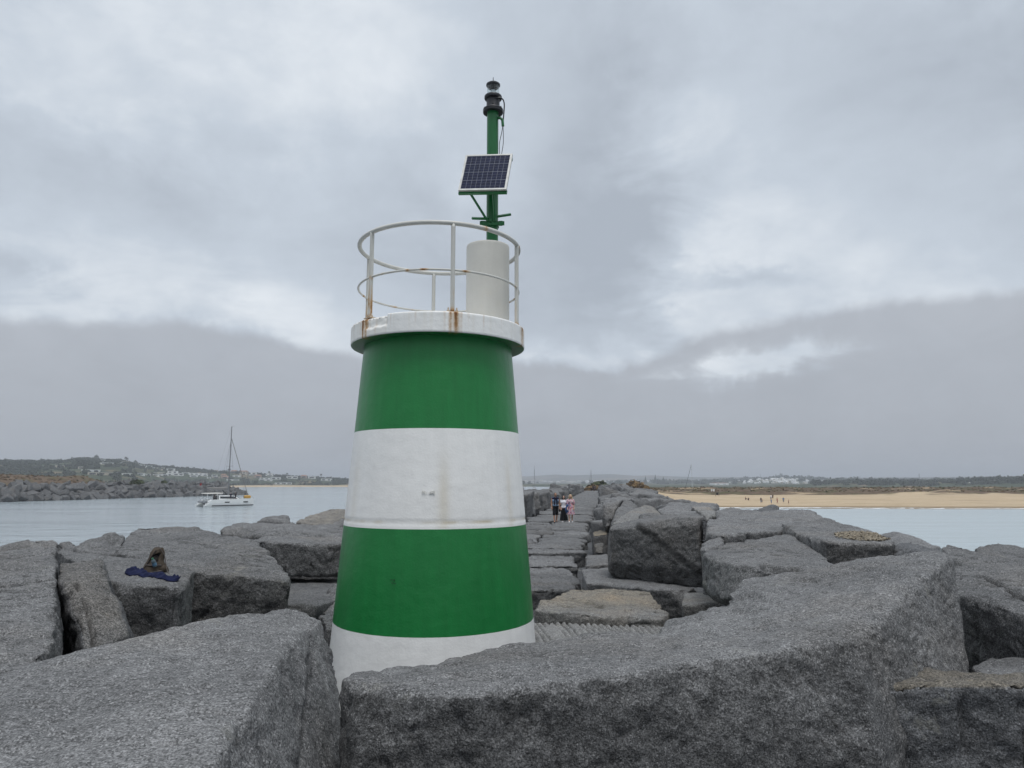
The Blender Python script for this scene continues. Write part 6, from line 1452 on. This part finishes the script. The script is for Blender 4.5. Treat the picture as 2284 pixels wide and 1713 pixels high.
MB().lathe([(.0485, -.03), (.0485, .03)], 20).build("label_band", plain("pale_blue_label", (.08, .17, .26), .5), bt, True)
J0 = c4(1000, 470, 8.0); mb = MB(); NU, NV = 56, 18
cl_ = smoothpath([c4(818, 425, 8.35), c4(850, 432, 8.3), c4(905, 445, 8.22), c4(965, 465, 8.08), c4(1030, 487, 7.95), c4(1085, 500, 7.88), c4(1128, 512, 7.84)], 10)
ws = np.interp(np.linspace(0, 1, len(cl_)), [0, .08, .25, .5, .75, .9, 1], [.06, .12, .12, .095, .09, .08, .03])
rows = []
for i, P in enumerate(cl_):
    f = i / (len(cl_) - 1); row_ = []
    for j in range(NV + 1):
        s = j / NV * 2 - 1; q = Vector((P.x + .02 * math.sin(9 * f + 3 * s), P.y + s * ws[i], 0)); zz = drop(q.x, q.y, L4)
        zz = max(zz, B0.z - .12)
        bulge = .028 * max(0, 1 - s * s) ** .5 * (1 + .45 * math.sin(22 * f + 4 * s)) + .012 * abs(math.sin(17 * f + 6 * s + 1)) + .008 * math.sin(37 * f - 9 * s) + (.03 * max(0, 1 - abs(f - .12) / .12))
        row_.append(mb.bm.verts.new((q.x, q.y, zz + .008 + bulge * (1 - abs(s) ** 4))))
    rows.append(row_)
for i in range(len(rows) - 1):
    for j in range(NV): mb.bm.faces.new((rows[i][j], rows[i + 1][j], rows[i + 1][j + 1], rows[i][j + 1]))
jk = mb.build("jacket", BLUEF, None, True); md = jk.modifiers.new("thick", 'SOLIDIFY'); md.thickness = .012
tag(jk, "crumpled dark blue jacket spread under the brown rucksack", "jacket")
# a patch of empty shells
SHELL = plain("shell", (.20, .165, .115), .6, 0, .75, 28)
sh_ = MB().hull([(.03 * math.cos(a), .019 * math.sin(a), 0) for a in np.linspace(0, 2 * PI, 9)[:-1]] + [(.012, 0, .013), (-.004, .005, .015), (-.008, -.004, .013)]).mesh("shells")
bpy.context.view_layer.update()
V0 = getco(sh_); F0 = [tuple(p.vertices) for p in sh_.polygons]; Vs, Fs = [], []; r = random.Random(9)
for k in range(1500):
    a = r.uniform(0, 6.28); q = r.random() ** .6
    d = c7(1150 + 168 * q * math.cos(a) + r.gauss(0, 6), 262 + 9 * math.cos(a) * q + 25 * q * math.sin(a) + r.gauss(0, 2), 10.0) - Vector((0, 0, EYE))
    hit = R6.ray_cast(Vector((0, 0, EYE)) - R6.location, d.normalized())
    if not hit[0] or hit[2].z < .6: continue
    x, y_, z = hit[1] + R6.location
    rot = Matrix.Rotation(r.uniform(0, 6.28), 3, 'Z') @ Matrix.Rotation(r.gauss(0, .5) + (PI if r.random() < .4 else 0), 3, 'X'); s = r.uniform(.5, 1.0)
    W = (np.array(rot) @ (V0 * s).T).T + np.array([x, y_, z + .012 + r.random() * .03 * (1 - q)]); o_ = len(Vs) * len(V0)
    Vs.append(W); Fs += [tuple(i + o_ for i in f) for f in F0]
me = bpy.data.meshes.new("shells"); me.from_pydata(np.concatenate(Vs).tolist(), [], Fs)
tag(link("shells", me, SHELL), "patch of empty mussel shells scattered on the wide block", "shells", kind="stuff")

# ------------------------------------------------------------------ unseen blocks added around the viewpoint to shade the near fronts, and the air
def loose(pts, label): rock(B, [prism([Vector((x, y, EYE + z)) for x, y, z in pts], 1.8, .98)], .06, label, G, 3, .04)
loose([(-1.6, -2.6, -1.62), (1.7, -2.8, -1.6), (1.9, .9, -1.66), (-1.5, .8, -1.68)], "unseen flat block added under the viewer")
loose([(-5.2, -2.5, -1.5), (-2.0, -2.4, -1.45), (-2.1, 1.2, -1.7), (-4.8, 1.6, -1.7)], "unseen block added on the channel side of the viewer")
loose([(2.3, -2.4, -1.6), (5.6, -2.6, -1.5), (5.2, 2.2, -1.9), (2.5, 1.9, -1.9)], "unseen block added on the bay side of the viewer")
hz_top = max(float(H_.max()), EYE + 6) + 26
hb = MB(); hb.box((0, 2900, (hz_top - 10) / 2), (10200, 7000, hz_top + 10))
hb.bm.verts.ensure_lookup_table()
hm = bpy.data.materials.new("haze"); hm.use_nodes = True; tt_ = NT(hm.node_tree)
ou = tt_.n('ShaderNodeOutputMaterial'); pv = tt_.n('ShaderNodeVolumePrincipled'); tt_.t.links.new(pv.outputs[0], ou.inputs['Volume'])
pv.inputs['Density'].default_value = HAZE_D; pv.inputs['Color'].default_value = (.86, .90, .96, 1); pv.inputs['Anisotropy'].default_value = .1
hz_o = hb.build("haze", hm); tag(hz_o, "thin sea haze", "haze", kind="stuff")
